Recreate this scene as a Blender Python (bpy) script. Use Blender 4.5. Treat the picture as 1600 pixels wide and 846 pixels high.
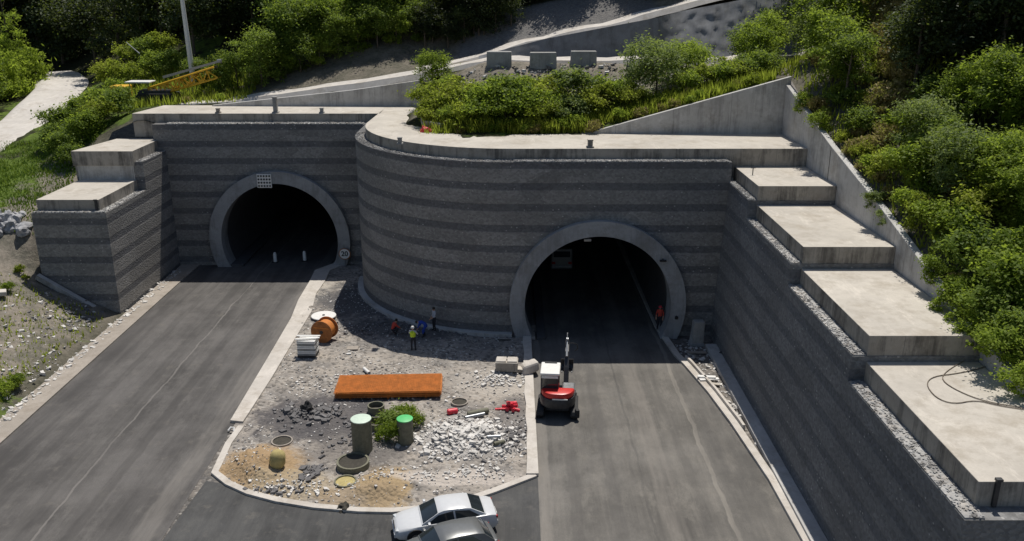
import bpy, bmesh, math, random
import numpy as np
from mathutils import Vector, Matrix, noise as mnoise
for o in list(bpy.data.objects): bpy.data.objects.remove(o)
S = bpy.context.scene; C = S.collection; R = math.radians; PI = math.pi
rnd = random.Random(7)

# ------------------------------------------------------------------ camera, sky, sun, exposure
H = 23.2; F = 1350.0; TH = R(18.35); CT, ST = math.cos(TH), math.sin(TH)
cd = bpy.data.cameras.new('camera'); cam = bpy.data.objects.new('camera', cd); C.objects.link(cam)
cam.location = (0, 0, H); cam.rotation_euler = (PI/2 - TH, 0, 0)
cd.sensor_width = 36; cd.lens = 36*F/1600; cd.clip_end = 3000; cd.clip_start = .5
S.camera = cam
SUN = Vector((1.5, 4.6, 12.2)).normalized()
w = bpy.data.worlds.new('World'); S.world = w; w.use_nodes = True
nt = w.node_tree; nt.nodes.clear()
sky = nt.nodes.new('ShaderNodeTexSky'); sky.sky_type = 'NISHITA'; sky.sun_disc = False
sky.sun_elevation = math.asin(SUN.z); sky.sun_rotation = math.atan2(SUN.x, SUN.y)
bg = nt.nodes.new('ShaderNodeBackground'); bg.inputs[1].default_value = .062
wo = nt.nodes.new('ShaderNodeOutputWorld')
nt.links.new(sky.outputs[0], bg.inputs[0]); nt.links.new(bg.outputs[0], wo.inputs[0])
sl = bpy.data.lights.new('sun', 'SUN'); sl.energy = 3.6; sl.angle = R(.5); sl.color = (1, .95, .87)
so = bpy.data.objects.new('sun', sl); C.objects.link(so); so.location = (20, 90, 240)
so.rotation_euler = SUN.to_track_quat('Z', 'Y').to_euler()
S.view_settings.view_transform = 'Standard'; S.view_settings.look = 'None'
S.view_settings.exposure = 0.28; S.view_settings.gamma = 1

# ------------------------------------------------------------------ pixel -> place helpers (1600 x 846 photograph)
def ray(px, py):
    u = (px-800)/F; v = (py-423)/F
    return Vector((u, CT - v*ST, -ST - v*CT))
def G(px, py, z=0.0):
    d = ray(px, py); t = (z-H)/d.z
    return Vector((d.x*t, d.y*t, z))
def AY(px, py, Y):                    # on the upright plane at distance Y
    d = ray(px, py); t = Y/d.y
    return Vector((d.x*t, Y, H + d.z*t))
def XA(px, Y, z):                     # X of column px at a distance and height
    d = Y*CT + (H-z)*ST
    return (px-800)*d/F

# ------------------------------------------------------------------ materials
def nodes(m):
    m.use_nodes = True; t = m.node_tree; t.nodes.clear(); return t
def N(t, typ, **kw):
    n = t.nodes.new(typ)
    for k, v in kw.items():
        if k.startswith('i_'): n.inputs[k[2:].replace('_', ' ')].default_value = v
        else: setattr(n, k, v)
    return n
def ramp(t, fac, stops, interp='LINEAR'):
    r = t.nodes.new('ShaderNodeValToRGB'); r.color_ramp.interpolation = interp
    e = r.color_ramp.elements
    while len(e) < len(stops): e.new(.5)
    for k, (p, c) in enumerate(stops):
        e[k].position = p; e[k].color = (c[0], c[1], c[2], 1) if not isinstance(c, (int, float)) else (c, c, c, 1)
    t.links.new(fac, r.inputs[0]); return r.outputs[0]
def mixc(t, fac, a, b, mode='MIX'):
    m = t.nodes.new('ShaderNodeMix'); m.data_type = 'RGBA'; m.blend_type = mode
    for sock, val in ((m.inputs[0], fac), (m.inputs[6], a), (m.inputs[7], b)):
        if isinstance(val, (int, float)): sock.default_value = val
        elif isinstance(val, tuple): sock.default_value = (val[0], val[1], val[2], 1)
        else: t.links.new(val, sock)
    return m.outputs[2]
def math_(t, op, a, b=None):
    m = t.nodes.new('ShaderNodeMath'); m.operation = op
    for i, v in enumerate((a, b)):
        if v is None: continue
        if isinstance(v, (int, float)): m.inputs[i].default_value = v
        else: t.links.new(v, m.inputs[i])
    return m.outputs[0]
def noi(t, vec, scale, detail=4, rough=.6):
    n = N(t, 'ShaderNodeTexNoise'); n.inputs['Scale'].default_value = scale
    n.inputs['Detail'].default_value = detail; n.inputs['Roughness'].default_value = rough
    if vec is not None: t.links.new(vec, n.inputs['Vector'])
    return n.outputs['Fac']
def vor(t, vec, scale, feature='F1', out='Distance'):
    n = N(t, 'ShaderNodeTexVoronoi', feature=feature); n.inputs['Scale'].default_value = scale
    t.links.new(vec, n.inputs['Vector']); return n.outputs[out]
def mapv(t, vec, scale):
    m = N(t, 'ShaderNodeMapping'); m.inputs['Scale'].default_value = scale
    t.links.new(vec, m.inputs['Vector']); return m.outputs[0]
def finish(t, col, rough=.8, metal=0.0, bump=None, bs=.3, bd=.05, spec=.5, extra=None):
    p = N(t, 'ShaderNodeBsdfPrincipled'); o = N(t, 'ShaderNodeOutputMaterial')
    if isinstance(col, tuple): p.inputs['Base Color'].default_value = (*col, 1)
    else: t.links.new(col, p.inputs['Base Color'])
    if isinstance(rough, (int, float)): p.inputs['Roughness'].default_value = rough
    else: t.links.new(rough, p.inputs['Roughness'])
    p.inputs['Metallic'].default_value = metal; p.inputs['Specular IOR Level'].default_value = spec
    if extra:
        for k, v in extra.items(): p.inputs[k].default_value = v
    if bump is not None:
        b = N(t, 'ShaderNodeBump'); b.inputs['Strength'].default_value = bs; b.inputs['Distance'].default_value = bd
        t.links.new(bump, b.inputs['Height']); t.links.new(b.outputs[0], p.inputs['Normal'])
    t.links.new(p.outputs[0], o.inputs[0]); return p
def wpos(t): return N(t, 'ShaderNodeNewGeometry').outputs['Position']
def opos(t): return N(t, 'ShaderNodeTexCoord').outputs['Object']
def plain(name, col, rough=.6, metal=0.0, var=.18, scale=6, spec=.5, extra=None):   # painted / worn surface
    m = bpy.data.materials.new(name); t = nodes(m); v = opos(t)
    n = noi(t, v, scale, 5, .65)
    c = ramp(t, n, [(.3, tuple(x*(1-var) for x in col)), (.7, tuple(min(1, x*(1+var)) for x in col))])
    finish(t, c, rough, metal, bump=noi(t, v, scale*4, 3), bs=.08, bd=.01, spec=spec, extra=extra); return m
def concrete(name, col, stain=.55, vertical=True, seam=0.0, rough=.85, side=0.0):
    m = bpy.data.materials.new(name); t = nodes(m); v = wpos(t)
    big = noi(t, v, .35, 5, .6); mid = noi(t, v, 2.2, 6, .7); fine = noi(t, v, 18, 4, .7)
    c = ramp(t, big, [(.3, tuple(x*.84 for x in col)), (.7, tuple(min(1, x*1.08) for x in col))])
    c = mixc(t, ramp(t, mid, [(.42, 0), (.72, .35)]), c, tuple(x*.6 for x in col))
    c = mixc(t, ramp(t, fine, [(.35, .25), (.6, 0)]), c, tuple(x*.7 for x in col))
    c = mixc(t, ramp(t, noi(t, v, .55, 8, .72), [(.5, 0), (.66, .55)]), c, tuple(x*y for x, y in zip(col, (.62, .58, .52))))
    c = mixc(t, ramp(t, noi(t, mapv(t, v, (1, .3, 1)), 1.1, 8, .75), [(.56, 0), (.68, .5)]), c, tuple(min(1, x*1.3) for x in col))
    if vertical:       # upright faces only: an even darker mix by side, then run-off streaks
        st = math_(t, 'ADD', math_(t, 'MULTIPLY', noi(t, mapv(t, v, (1.1, 1.1, .10)), 1.0, 6, .8), .6), math_(t, 'MULTIPLY', noi(t, v, .45, 5, .7), .4))
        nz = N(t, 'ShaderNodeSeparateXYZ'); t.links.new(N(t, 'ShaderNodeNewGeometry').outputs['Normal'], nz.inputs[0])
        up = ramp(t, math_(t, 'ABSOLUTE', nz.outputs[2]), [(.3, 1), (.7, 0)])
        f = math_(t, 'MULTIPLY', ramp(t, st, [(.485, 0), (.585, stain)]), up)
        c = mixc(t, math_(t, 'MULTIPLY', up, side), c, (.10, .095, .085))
        c = mixc(t, f, c, (.065, .06, .055))
        if seam:
            sp = N(t, 'ShaderNodeSeparateXYZ'); t.links.new(v, sp.inputs[0])
            fr = math_(t, 'FRACT', math_(t, 'DIVIDE', math_(t, 'ADD', sp.outputs[0], sp.outputs[1]), seam))
            c = mixc(t, math_(t, 'MULTIPLY', math_(t, 'MULTIPLY', ramp(t, fr, [(0, 1), (.014, 0)]), up), .6), c, (.08, .08, .08))
    finish(t, c, rough, bump=mixc(t, .5, mid, fine), bs=.25, bd=.03, spec=.3); return m
def banded(name, ztop, light=(.26, .252, .238), dark=(.142, .142, .146), frac=.33):
    m = bpy.data.materials.new(name); t = nodes(m); v = wpos(t)
    sp = N(t, 'ShaderNodeSeparateXYZ'); t.links.new(v, sp.inputs[0])
    wob = math_(t, 'MULTIPLY', math_(t, 'SUBTRACT', noi(t, v, .8, 3), .5), .10)
    q = math_(t, 'DIVIDE', math_(t, 'SUBTRACT', math_(t, 'ADD', ztop, wob), sp.outputs[2]), 1.43)
    fr = math_(t, 'FRACT', math_(t, 'ADD', q, 20.0))
    band = ramp(t, fr, [(0, 1), (frac-.02, 1), (frac+.03, 0), (.975, 0), (1, 1)])
    st = vor(t, mapv(t, v, (7, 7, 9)), 1, out='Color')
    stv = N(t, 'ShaderNodeSeparateColor'); t.links.new(st, stv.inputs[0])
    cell = vor(t, mapv(t, v, (7, 7, 9)), 1)
    lightc = mixc(t, stv.outputs[0], tuple(x*.78 for x in light), tuple(x*1.22 for x in light))
    darkc = mixc(t, stv.outputs[0], tuple(x*.8 for x in dark), tuple(x*1.2 for x in dark))
    c = mixc(t, band, lightc, darkc)
    panel = vor(t, mapv(t, v, (.33, .33, .7)), 1, out='Color')         # cages of slightly different stone
    pv = N(t, 'ShaderNodeSeparateColor'); t.links.new(panel, pv.inputs[0])
    c = mixc(t, math_(t, 'MULTIPLY', pv.outputs[1], .28), c, (.06, .06, .062))
    c = mixc(t, ramp(t, noi(t, v, .25, 4), [(.45, 0), (.75, .4)]), c, (.19, .18, .165))
    sc = vor(t, mapv(t, v, (3.1, 3.1, 4.2)), 1, out='Color')
    s2 = N(t, 'ShaderNodeSeparateColor'); t.links.new(sc, s2.inputs[0])
    dot = math_(t, 'MULTIPLY', ramp(t, vor(t, mapv(t, v, (3.1, 3.1, 4.2)), 1), [(.13, 1), (.2, 0)]), ramp(t, s2.outputs[2], [(.70, 0), (.74, 1)]))
    c = mixc(t, math_(t, 'MULTIPLY', dot, .8), c, (.42, .41, .39))
    finish(t, c, .9, bump=math_(t, 'ADD', math_(t, 'MULTIPLY', cell, -1.0), math_(t, 'MULTIPLY', band, -.6)), bs=.5, bd=.05, spec=.2)
    return m
def asphalt(name, col, tint=(.16, .15, .14), streak=.5, lines=()):
    m = bpy.data.materials.new(name); t = nodes(m); v = wpos(t)
    s = noi(t, mapv(t, v, (1.5, .035, 1)), 1.0, 7, .7); b = noi(t, v, .22, 5, .6); f = noi(t, v, 22, 3, .8)
    c = ramp(t, b, [(.36, tuple(x*.66 for x in col)), (.64, tuple(x*1.28 for x in col))])
    b2 = noi(t, mapv(t, v, (.8, .35, 1)), 1.0, 8, .75); c = mixc(t, ramp(t, b2, [(.5, 0), (.64, .45)]), c, tint)
    c = mixc(t, ramp(t, b2, [(.34, .5), (.46, 0)]), c, tuple(x*.5 for x in col))
    c = mixc(t, ramp(t, s, [(.45, 0), (.7, streak)]), c, tint)
    c = mixc(t, ramp(t, s, [(.3, streak*.7), (.45, 0)]), c, tuple(x*.55 for x in col))
    c = mixc(t, ramp(t, noi(t, v, .9, 7, .7), [(.56, 0), (.66, .35)]), c, (.17, .155, .135))
    c = mixc(t, ramp(t, f, [(.3, .35), (.6, 0)]), c, (.03, .03, .03))
    sx = N(t, 'ShaderNodeSeparateXYZ'); t.links.new(v, sx.inputs[0])
    xw = math_(t, 'ADD', sx.outputs[0], math_(t, 'MULTIPLY', math_(t, 'SUBTRACT', noi(t, v, .25, 4, .6), .5), .7))
    for x0, wd, lc, s_ in lines:            # paving seams, wheel paths and dusty or oily strips that run along the road
        fr = math_(t, 'ABSOLUTE', math_(t, 'SUBTRACT', xw, x0)); edge = ramp(t, math_(t, 'DIVIDE', fr, wd*2), [(.38, 1), (.55, 0)])
        brk = ramp(t, noi(t, mapv(t, v, (1.2, .12, 1)), 1.0, 5, .7), [(.38, .25), (.58, 1)])
        c = mixc(t, math_(t, 'MULTIPLY', math_(t, 'MULTIPLY', edge, brk), s_), c, lc)
    finish(t, c, .82, bump=f, bs=.25, bd=.01, spec=.35); return m
def rubble_mat(name, a=(.27, .245, .22), b=(.14, .135, .135)):
    m = bpy.data.materials.new(name); t = nodes(m); v = wpos(t)
    big = noi(t, v, .42, 5, .65); c = mixc(t, ramp(t, big, [(.38, 0), (.62, 1)]), a, b)
    st = vor(t, v, 5.5, out='Color'); q = N(t, 'ShaderNodeSeparateColor'); t.links.new(st, q.inputs[0])
    c = mixc(t, math_(t, 'MULTIPLY', ramp(t, q.outputs[0], [(.62, 0), (.9, 1)]), ramp(t, noi(t, v, .8, 4), [(.4, 0), (.6, .8)])), c, (.45, .42, .38))
    c = mixc(t, math_(t, 'MULTIPLY', ramp(t, q.outputs[1], [(.7, 0), (.9, 1)]), .6), c, (.07, .065, .06))
    c = mixc(t, ramp(t, noi(t, v, 1.6, 6, .7), [(.52, 0), (.7, .5)]), c, (.33, .29, .245))
    h = math_(t, 'ADD', math_(t, 'MULTIPLY', vor(t, v, 5.5), -.7), noi(t, v, 3, 6, .7))
    finish(t, c, .95, bump=h, bs=.8, bd=.12, spec=.1); return m
def leafmat(name, dark, light, trans=.35):
    m = bpy.data.materials.new(name); t = nodes(m); v = wpos(t)
    oi = N(t, 'ShaderNodeObjectInfo')
    f = math_(t, 'ADD', math_(t, 'MULTIPLY', noi(t, v, 1.3, 5, .75), .85), math_(t, 'MULTIPLY', oi.outputs['Random'], .32))
    c = ramp(t, f, [(.30, tuple(x*.65 for x in dark)), (.48, dark), (.74, light)])
    d = N(t, 'ShaderNodeBsdfPrincipled'); d.inputs['Roughness'].default_value = .6; d.inputs['Specular IOR Level'].default_value = .25
    tr = N(t, 'ShaderNodeBsdfTranslucent'); mx = N(t, 'ShaderNodeMixShader'); o = N(t, 'ShaderNodeOutputMaterial')
    t.links.new(c, d.inputs['Base Color']); t.links.new(mixc(t, .6, c, (.33, .43, .045), 'MIX'), tr.inputs[0])
    mx.inputs[0].default_value = trans
    t.links.new(d.outputs[0], mx.inputs[1]); t.links.new(tr.outputs[0], mx.inputs[2]); t.links.new(mx.outputs[0], o.inputs[0]); return m
def terrain_mat(name):
    m = bpy.data.materials.new(name); t = nodes(m); v = wpos(t)
    at = N(t, 'ShaderNodeAttribute', attribute_name='soil'); q = N(t, 'ShaderNodeSeparateColor'); t.links.new(at.outputs['Color'], q.inputs[0])
    n1 = noi(t, v, .6, 7, .7); n2 = noi(t, v, 4, 6, .75)
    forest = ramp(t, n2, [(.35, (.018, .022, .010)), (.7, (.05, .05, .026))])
    gravel = mixc(t, ramp(t, n1, [(.4, 0), (.6, 1)]), ramp(t, n2, [(.3, (.09, .085, .07)), (.7, (.22, .205, .165))]), ramp(t, n2, [(.3, (.20, .175, .145)), (.75, (.34, .30, .25))]))
    grass = ramp(t, noi(t, v, 1.5, 6, .7), [(.35, (.07, .105, .02)), (.7, (.14, .20, .04))])
    rock = ramp(t, n2, [(.3, (.10, .10, .11)), (.7, (.24, .235, .23))])
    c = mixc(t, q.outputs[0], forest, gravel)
    c = mixc(t, ramp(t, math_(t, 'ADD', q.outputs[1], math_(t, 'MULTIPLY', math_(t, 'SUBTRACT', n1, .5), 1.6)), [(.42, 0), (.6, 1)]), c, grass)
    c = mixc(t, q.outputs[2], c, rock)
    finish(t, c, .95, bump=mixc(t, .5, n2, n1), bs=.8, bd=.25, spec=.1); return m

M = {}
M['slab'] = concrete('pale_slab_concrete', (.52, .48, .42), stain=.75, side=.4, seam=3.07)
M['wallc'] = concrete('cast_wall_concrete', (.50, .49, .47), stain=.38, seam=4.1)
M['ring'] = concrete('portal_ring_concrete', (.33, .335, .34), stain=.35)
M['kerb'] = concrete('kerb_concrete', (.56, .52, .47), stain=.3)
M['drain'] = concrete('drain_concrete', (.36, .32, .275), stain=.3)
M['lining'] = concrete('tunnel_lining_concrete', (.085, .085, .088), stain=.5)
M['block'] = concrete('block_concrete', (.36, .355, .34), stain=.4)
M['band'] = banded('banded_stone_facing', 12.24)
M['bandW'] = banded('banded_stone_facing_long', 12.24, (.21, .21, .208), (.15, .154, .16))
M['bandL'] = banded('banded_stone_facing_wing', 7.38)
M['gravelw'] = rubble_mat('white_gravel', (.44, .435, .42), (.27, .27, .27))
M['rubble'] = rubble_mat('site_rubble', (.25, .225, .20), (.12, .115, .115))
M['asL'] = asphalt('worn_asphalt', (.096, .090, .086), tint=(.165, .155, .145), streak=.45, lines=((-26.2, 1.0, (.05, .047, .046), .55), (-24.2, .28, (.055, .052, .05), .5), (-22.2, .3, (.06, .057, .054), .5), (-21.2, .06, (.22, .205, .19), .5), (-19.6, .3, (.055, .052, .05), .5), (-17.6, .3, (.06, .057, .055), .45), (-16.3, .5, (.20, .185, .168), .5)))
M['asR'] = asphalt('dusty_asphalt', (.132, .124, .113), tint=(.24, .222, .195), streak=.3, lines=((10.0, .12, (.26, .24, .21), .6), (11.2, 1.0, (.075, .072, .069), .5), (3.0, .3, (.085, .08, .075), .5), (4.9, .3, (.09, .085, .08), .5), (6.4, .07, (.05, .05, .05), .4), (7.4, .5, (.22, .20, .178), .4), (8.8, .25, (.085, .08, .075), .4), (1.6, .3, (.24, .22, .195), .5)))
M['asN'] = asphalt('fresh_asphalt', (.060, .060, .060), tint=(.12, .118, .112), streak=.4)
M['dirt'] = concrete('pale_dirt_road', (.58, .545, .50), stain=0, vertical=False)
M['soil'] = rubble_mat('bare_soil', (.20, .18, .16), (.12, .115, .11))
M['sand'] = rubble_mat('ochre_sand', (.40, .29, .17), (.30, .20, .11))
M['stone'] = plain('pale_broken_stone', (.54, .52, .49), .9, var=.4, scale=1.5)
M['stoned'] = plain('dark_broken_stone', (.13, .125, .125), .9, var=.4, scale=1.5)
M['boulder'] = plain('grey_boulder', (.33, .33, .34), .9, var=.35, scale=2)
M['terrain'] = terrain_mat('hillside_soil')
M['shot'] = concrete('grey_rock_cut', (.22, .225, .235), stain=.4)
M['bark'] = plain('bark', (.10, .08, .06), .95, var=.4, scale=5)
M['leafD'] = leafmat('dark_forest_leaves', (.022, .034, .014), (.055, .078, .026), .2)
M['leafM'] = leafmat('mid_green_leaves', (.105, .165, .03), (.22, .30, .055), .55)
M['leafB'] = leafmat('bright_green_leaves', (.14, .21, .026), (.30, .39, .055), .62)
M['leafY'] = leafmat('yellow_green_leaves', (.21, .255, .028), (.40, .43, .065), .64)
M['leafG'] = leafmat('grey_green_leaves', (.14, .19, .065), (.25, .31, .12), .5)
M['lawn'] = leafmat('lawn_blades', (.07, .14, .02), (.14, .24, .04), .35)
M['leafT'] = leafmat('dry_straw', (.25, .19, .07), (.42, .33, .14), .35)
M['rust'] = plain('rusty_steel', (.56, .19, .035), .8, var=.25, scale=3)
M['rustw'] = plain('rust_orange_timber', (.36, .13, .035), .85, var=.35, scale=4)
M['white'] = plain('white_paint', (.72, .71, .68), .5, var=.08)
M['timber'] = plain('pale_timber', (.55, .50, .42), .8, var=.25, scale=3)
M['black'] = plain('black_rubber', (.016, .016, .017), .7, var=.3)
M['dark'] = plain('dark_steel', (.045, .046, .05), .5, metal=.4, var=.3)
M['steel'] = plain('grey_steel', (.30, .31, .32), .4, metal=.7, var=.2)
M['red'] = plain('red_paint', (.55, .025, .02), .35, var=.15)
M['redp'] = plain('red_plastic', (.62, .03, .05), .45, var=.2)
M['yellow'] = plain('yellow_paint', (.62, .36, .015), .5, var=.25)
M['green'] = plain('green_plastic', (.10, .50, .17), .5, var=.12)
M['mint'] = plain('pale_mint_lid', (.55, .66, .55), .5, var=.1)
M['olive'] = plain('olive_pipe', (.15, .145, .10), .7, var=.3)
M['bag'] = plain('ochre_sack', (.40, .33, .14), .9, var=.2)
M['hole'] = plain('dark_soil', (.05, .045, .035), .95, var=.3)
M['glass'] = plain('dark_glass', (.02, .026, .03), .06, var=.1, spec=.8)
M['silver'] = plain('silver_white_paint', (.58, .59, .60), .3, var=.03, extra={'Coat Weight': .5})
M['greyc'] = plain('grey_car_paint', (.16, .165, .165), .35, metal=.3, var=.06, extra={'Coat Weight': .5})
M['chrome'] = plain('bright_metal', (.6, .6, .6), .25, metal=.9, var=.1)
M['lampr'] = plain('red_lens', (.35, .012, .012), .2, var=.1)
M['lampw'] = plain('clear_lens', (.55, .57, .58), .15, var=.1)
M['skin'] = plain('skin', (.42, .24, .16), .6, var=.08)
M['hiviz'] = plain('yellow_green_cloth', (.50, .66, .03), .8, var=.1)
M['clred'] = plain('red_cloth', (.48, .05, .03), .85, var=.15)
M['clblue'] = plain('blue_cloth', (.02, .06, .34), .85, var=.15)
M['clgrey'] = plain('pale_grey_cloth', (.42, .43, .46), .85, var=.12)
M['cldark'] = plain('dark_cloth', (.022, .023, .03), .9, var=.2)
M['hair'] = plain('dark_hair', (.02, .016, .012), .8, var=.2)
M['vine'] = plain('dry_vine', (.16, .13, .10), .9, var=.3)

# ------------------------------------------------------------------ object helpers
def tag(o, label=None, cat=None, group=None, kind=None):
    if label: o['label'] = label
    if cat: o['category'] = cat
    if group: o['group'] = group
    if kind: o['kind'] = kind
    return o
def thing(name, label, cat, loc=(0, 0, 0), rz=0, group=None):
    o = bpy.data.objects.new(name, None); C.objects.link(o); o.empty_display_size = .3
    o.location = loc; o.rotation_euler = (0, 0, rz); return tag(o, label, cat, group)
class MB:
    def __init__(s): s.v = []; s.f = []
    def add(s, vs, fs):
        k = len(s.v); s.v += [tuple(p) for p in vs]; s.f += [tuple(i+k for i in f) for f in fs]; return s
    def box(s, c, d, rz=0, rot=None, taper=1.0):
        a, b, h = d[0]/2, d[1]/2, d[2]/2; m = rot or Matrix.Rotation(rz, 3, 'Z'); c = Vector(c)
        vs = [c + m @ Vector((x*(taper if z > 0 else 1), y*(taper if z > 0 else 1), z)) for z in (-h, h) for x, y in ((-a, -b), (a, -b), (a, b), (-a, b))]
        return s.add(vs, [(3, 2, 1, 0), (4, 5, 6, 7), (0, 1, 5, 4), (1, 2, 6, 5), (2, 3, 7, 6), (3, 0, 4, 7)])
    def prism(s, poly, z0, z1):
        n = len(poly); g = (lambda z, i: z[i]) if isinstance(z1, (list, tuple)) else (lambda z, i: z)
        vs = [(p[0], p[1], z0) for p in poly] + [(p[0], p[1], g(z1, i)) for i, p in enumerate(poly)]
        return s.add(vs, [tuple(range(n))[::-1], tuple(range(n, 2*n))] + [(i, (i+1) % n, n+(i+1) % n, n+i) for i in range(n)])
    def extr(s, poly, axis, a, b):       # polygon given as (u, z), extruded along 'x' or 'y' from a to b
        n = len(poly); mk = (lambda p, t: (p[0], t, p[1])) if axis == 'y' else (lambda p, t: (t, p[0], p[1]))
        vs = [mk(p, a) for p in poly] + [mk(p, b) for p in poly]
        return s.add(vs, [tuple(range(n)), tuple(range(n, 2*n))[::-1]] + [((i+1) % n, i, n+i, n+(i+1) % n) for i in range(n)])
    def tube(s, pts, r, n=8, caps=True):
        pts = [Vector(p) for p in pts]; rs = r if isinstance(r, (list, tuple)) else [r]*len(pts); vs = []; up = None
        for i, p in enumerate(pts):
            d = (pts[min(i+1, len(pts)-1)] - pts[max(i-1, 0)]).normalized()
            a = d.orthogonal().normalized() if up is None else (up - d*up.dot(d)).normalized()
            up = a; b = d.cross(a)
            vs += [p + (a*math.cos(2*PI*k/n) + b*math.sin(2*PI*k/n))*rs[i] for k in range(n)]
        fs = [(i*n+k, i*n+(k+1) % n, (i+1)*n+(k+1) % n, (i+1)*n+k) for i in range(len(pts)-1) for k in range(n)]
        if caps: fs += [tuple(range(n))[::-1], tuple(range((len(pts)-1)*n, len(pts)*n))]
        return s.add(vs, fs)
    def lathe(s, prof, c=(0, 0, 0), n=24, m=None):     # prof: (radius, z)
        vs = []; c = Vector(c)
        for r, z in prof:
            for k in range(n):
                p = Vector((r*math.cos(2*PI*k/n), r*math.sin(2*PI*k/n), z)); vs.append(c + (m @ p if m else p))
        q = len(prof); fs = [(i*n+k, i*n+(k+1) % n, (i+1)*n+(k+1) % n, (i+1)*n+k) for i in range(q-1) for k in range(n)]
        fs += [tuple(range(n))[::-1], tuple(range((q-1)*n, q*n))]
        return s.add(vs, fs)
    def build(s, name, mat, parent=None, smooth=False, off=None, bevel=0, sub=0):
        me = bpy.data.meshes.new(name)
        vs = s.v if off is None else [(p[0]-off[0], p[1]-off[1], p[2]-off[2]) for p in s.v]
        me.from_pydata(vs, [], s.f); me.update()
        if bevel or sub:
            bm = bmesh.new(); bm.from_mesh(me)
            bmesh.ops.remove_doubles(bm, verts=bm.verts, dist=1e-5)
            bmesh.ops.recalc_face_normals(bm, faces=bm.faces)
            if bevel:
                es = [e for e in bm.edges if len(e.link_faces) == 2 and e.calc_face_angle(0) > .5]
                bmesh.ops.bevel(bm, geom=es, offset=bevel, segments=2, profile=.5, affect='EDGES', clamp_overlap=True)
            bm.to_mesh(me); bm.free()
        else:
            bm = bmesh.new(); bm.from_mesh(me); bmesh.ops.recalc_face_normals(bm, faces=bm.faces); bm.to_mesh(me); bm.free()
        if smooth:
            me.polygons.foreach_set('use_smooth', [True]*len(me.polygons))
            try: me.set_sharp_from_angle(angle=R(42))
            except Exception: pass
        me.materials.append(mat)
        o = bpy.data.objects.new(name, me); C.objects.link(o)
        if parent: o.parent = parent
        return o
def copy_tree(o, parent=None):
    c = o.copy(); C.objects.link(c)
    if parent: c.parent = parent
    for ch in [x for x in KIDS.get(o.name, [])]: copy_tree(ch, c)
    return c
KIDS = {}
def index_kids(*roots):
    for r in roots:
        KIDS[r.name] = [x for x in bpy.data.objects if x.parent is r]; index_kids(*KIDS[r.name])
def place(proto, used, loc, rz=0, sc=1.0, label=None, group=None):
    if proto.name in used: o = copy_tree(proto)
    else: used.add(proto.name); o = proto
    o.location = loc; o.rotation_euler = (0, 0, rz); o.scale = (sc, sc, sc) if not isinstance(sc, tuple) else sc
    if label: o['label'] = label
    if group: o['group'] = group
    return o
USED = set()
def fn(x, y, z=0.0, s=1.0): return mnoise.noise(Vector((x*s, y*s, z)))
def in_poly(x, y, poly):
    c = False; j = len(poly)-1
    for i in range(len(poly)):
        xi, yi = poly[i][0], poly[i][1]; xj, yj = poly[j][0], poly[j][1]
        if (yi > y) != (yj > y) and x < (xj-xi)*(y-yi)/(yj-yi)+xi: c = not c
        j = i
    return c
def ribbon(left, right, z0, z1):       # closed band between two point lists, from z0 to z1 (kerbs, strips)
    n = len(left); vs = []
    for l, r in zip(left, right): vs += [(l[0], l[1], z0), (r[0], r[1], z0), (r[0], r[1], z1), (l[0], l[1], z1)]
    fs = [(0, 1, 2, 3), tuple((n-1)*4+k for k in (3, 2, 1, 0))]
    for i in range(n-1):
        a, b = i*4, i*4+4; fs += [(a+k, b+k, b+(k+1) % 4, a+(k+1) % 4) for k in range(4)]
    return MB().add(vs, fs)
def offset_line(pts, wd):
    out = []
    for i, p in enumerate(pts):
        a = Vector(pts[max(i-1, 0)][:2]); b = Vector(pts[min(i+1, len(pts)-1)][:2]); d = (b-a).normalized()
        out.append((p[0]-d.y*wd, p[1]+d.x*wd))
    return out
def densify(pts, step):
    out = []
    for a, b in zip(pts[:-1], pts[1:]):
        a = Vector(a[:2]); b = Vector(b[:2]); n = max(1, int((b-a).length/step))
        out += [tuple(a.lerp(b, k/n)) for k in range(n)]
    return out + [tuple(pts[-1][:2])]
def stones(pos, sizes, rs):            # irregular stones, 8 jittered corners each
    b = np.array([[-1, -1, -1], [1, -1, -1], [1, 1, -1], [-1, 1, -1], [-1, -1, 1], [1, -1, 1], [1, 1, 1], [-1, 1, 1]], float)
    fq = [(3, 2, 1, 0), (4, 5, 6, 7), (0, 1, 5, 4), (1, 2, 6, 5), (2, 3, 7, 6), (3, 0, 4, 7)]
    m = MB()
    for p, s in zip(pos, sizes):
        v = b*(.55+.45*rs.rand(8, 1))*np.array([s*(.6+.6*rs.rand()), s*(.6+.6*rs.rand()), s*(.35+.4*rs.rand())])*.5
        a = rs.rand()*6.28; cx = v[:, 0]*math.cos(a)-v[:, 1]*math.sin(a); cy = v[:, 0]*math.sin(a)+v[:, 1]*math.cos(a)
        t = (rs.rand()-.5)*.9; cz = v[:, 2]+cx*math.sin(t)
        m.add([(p[0]+x, p[1]+y, p[2]+z) for x, y, z in zip(cx, cy, cz)], fq)
    return m

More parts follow.
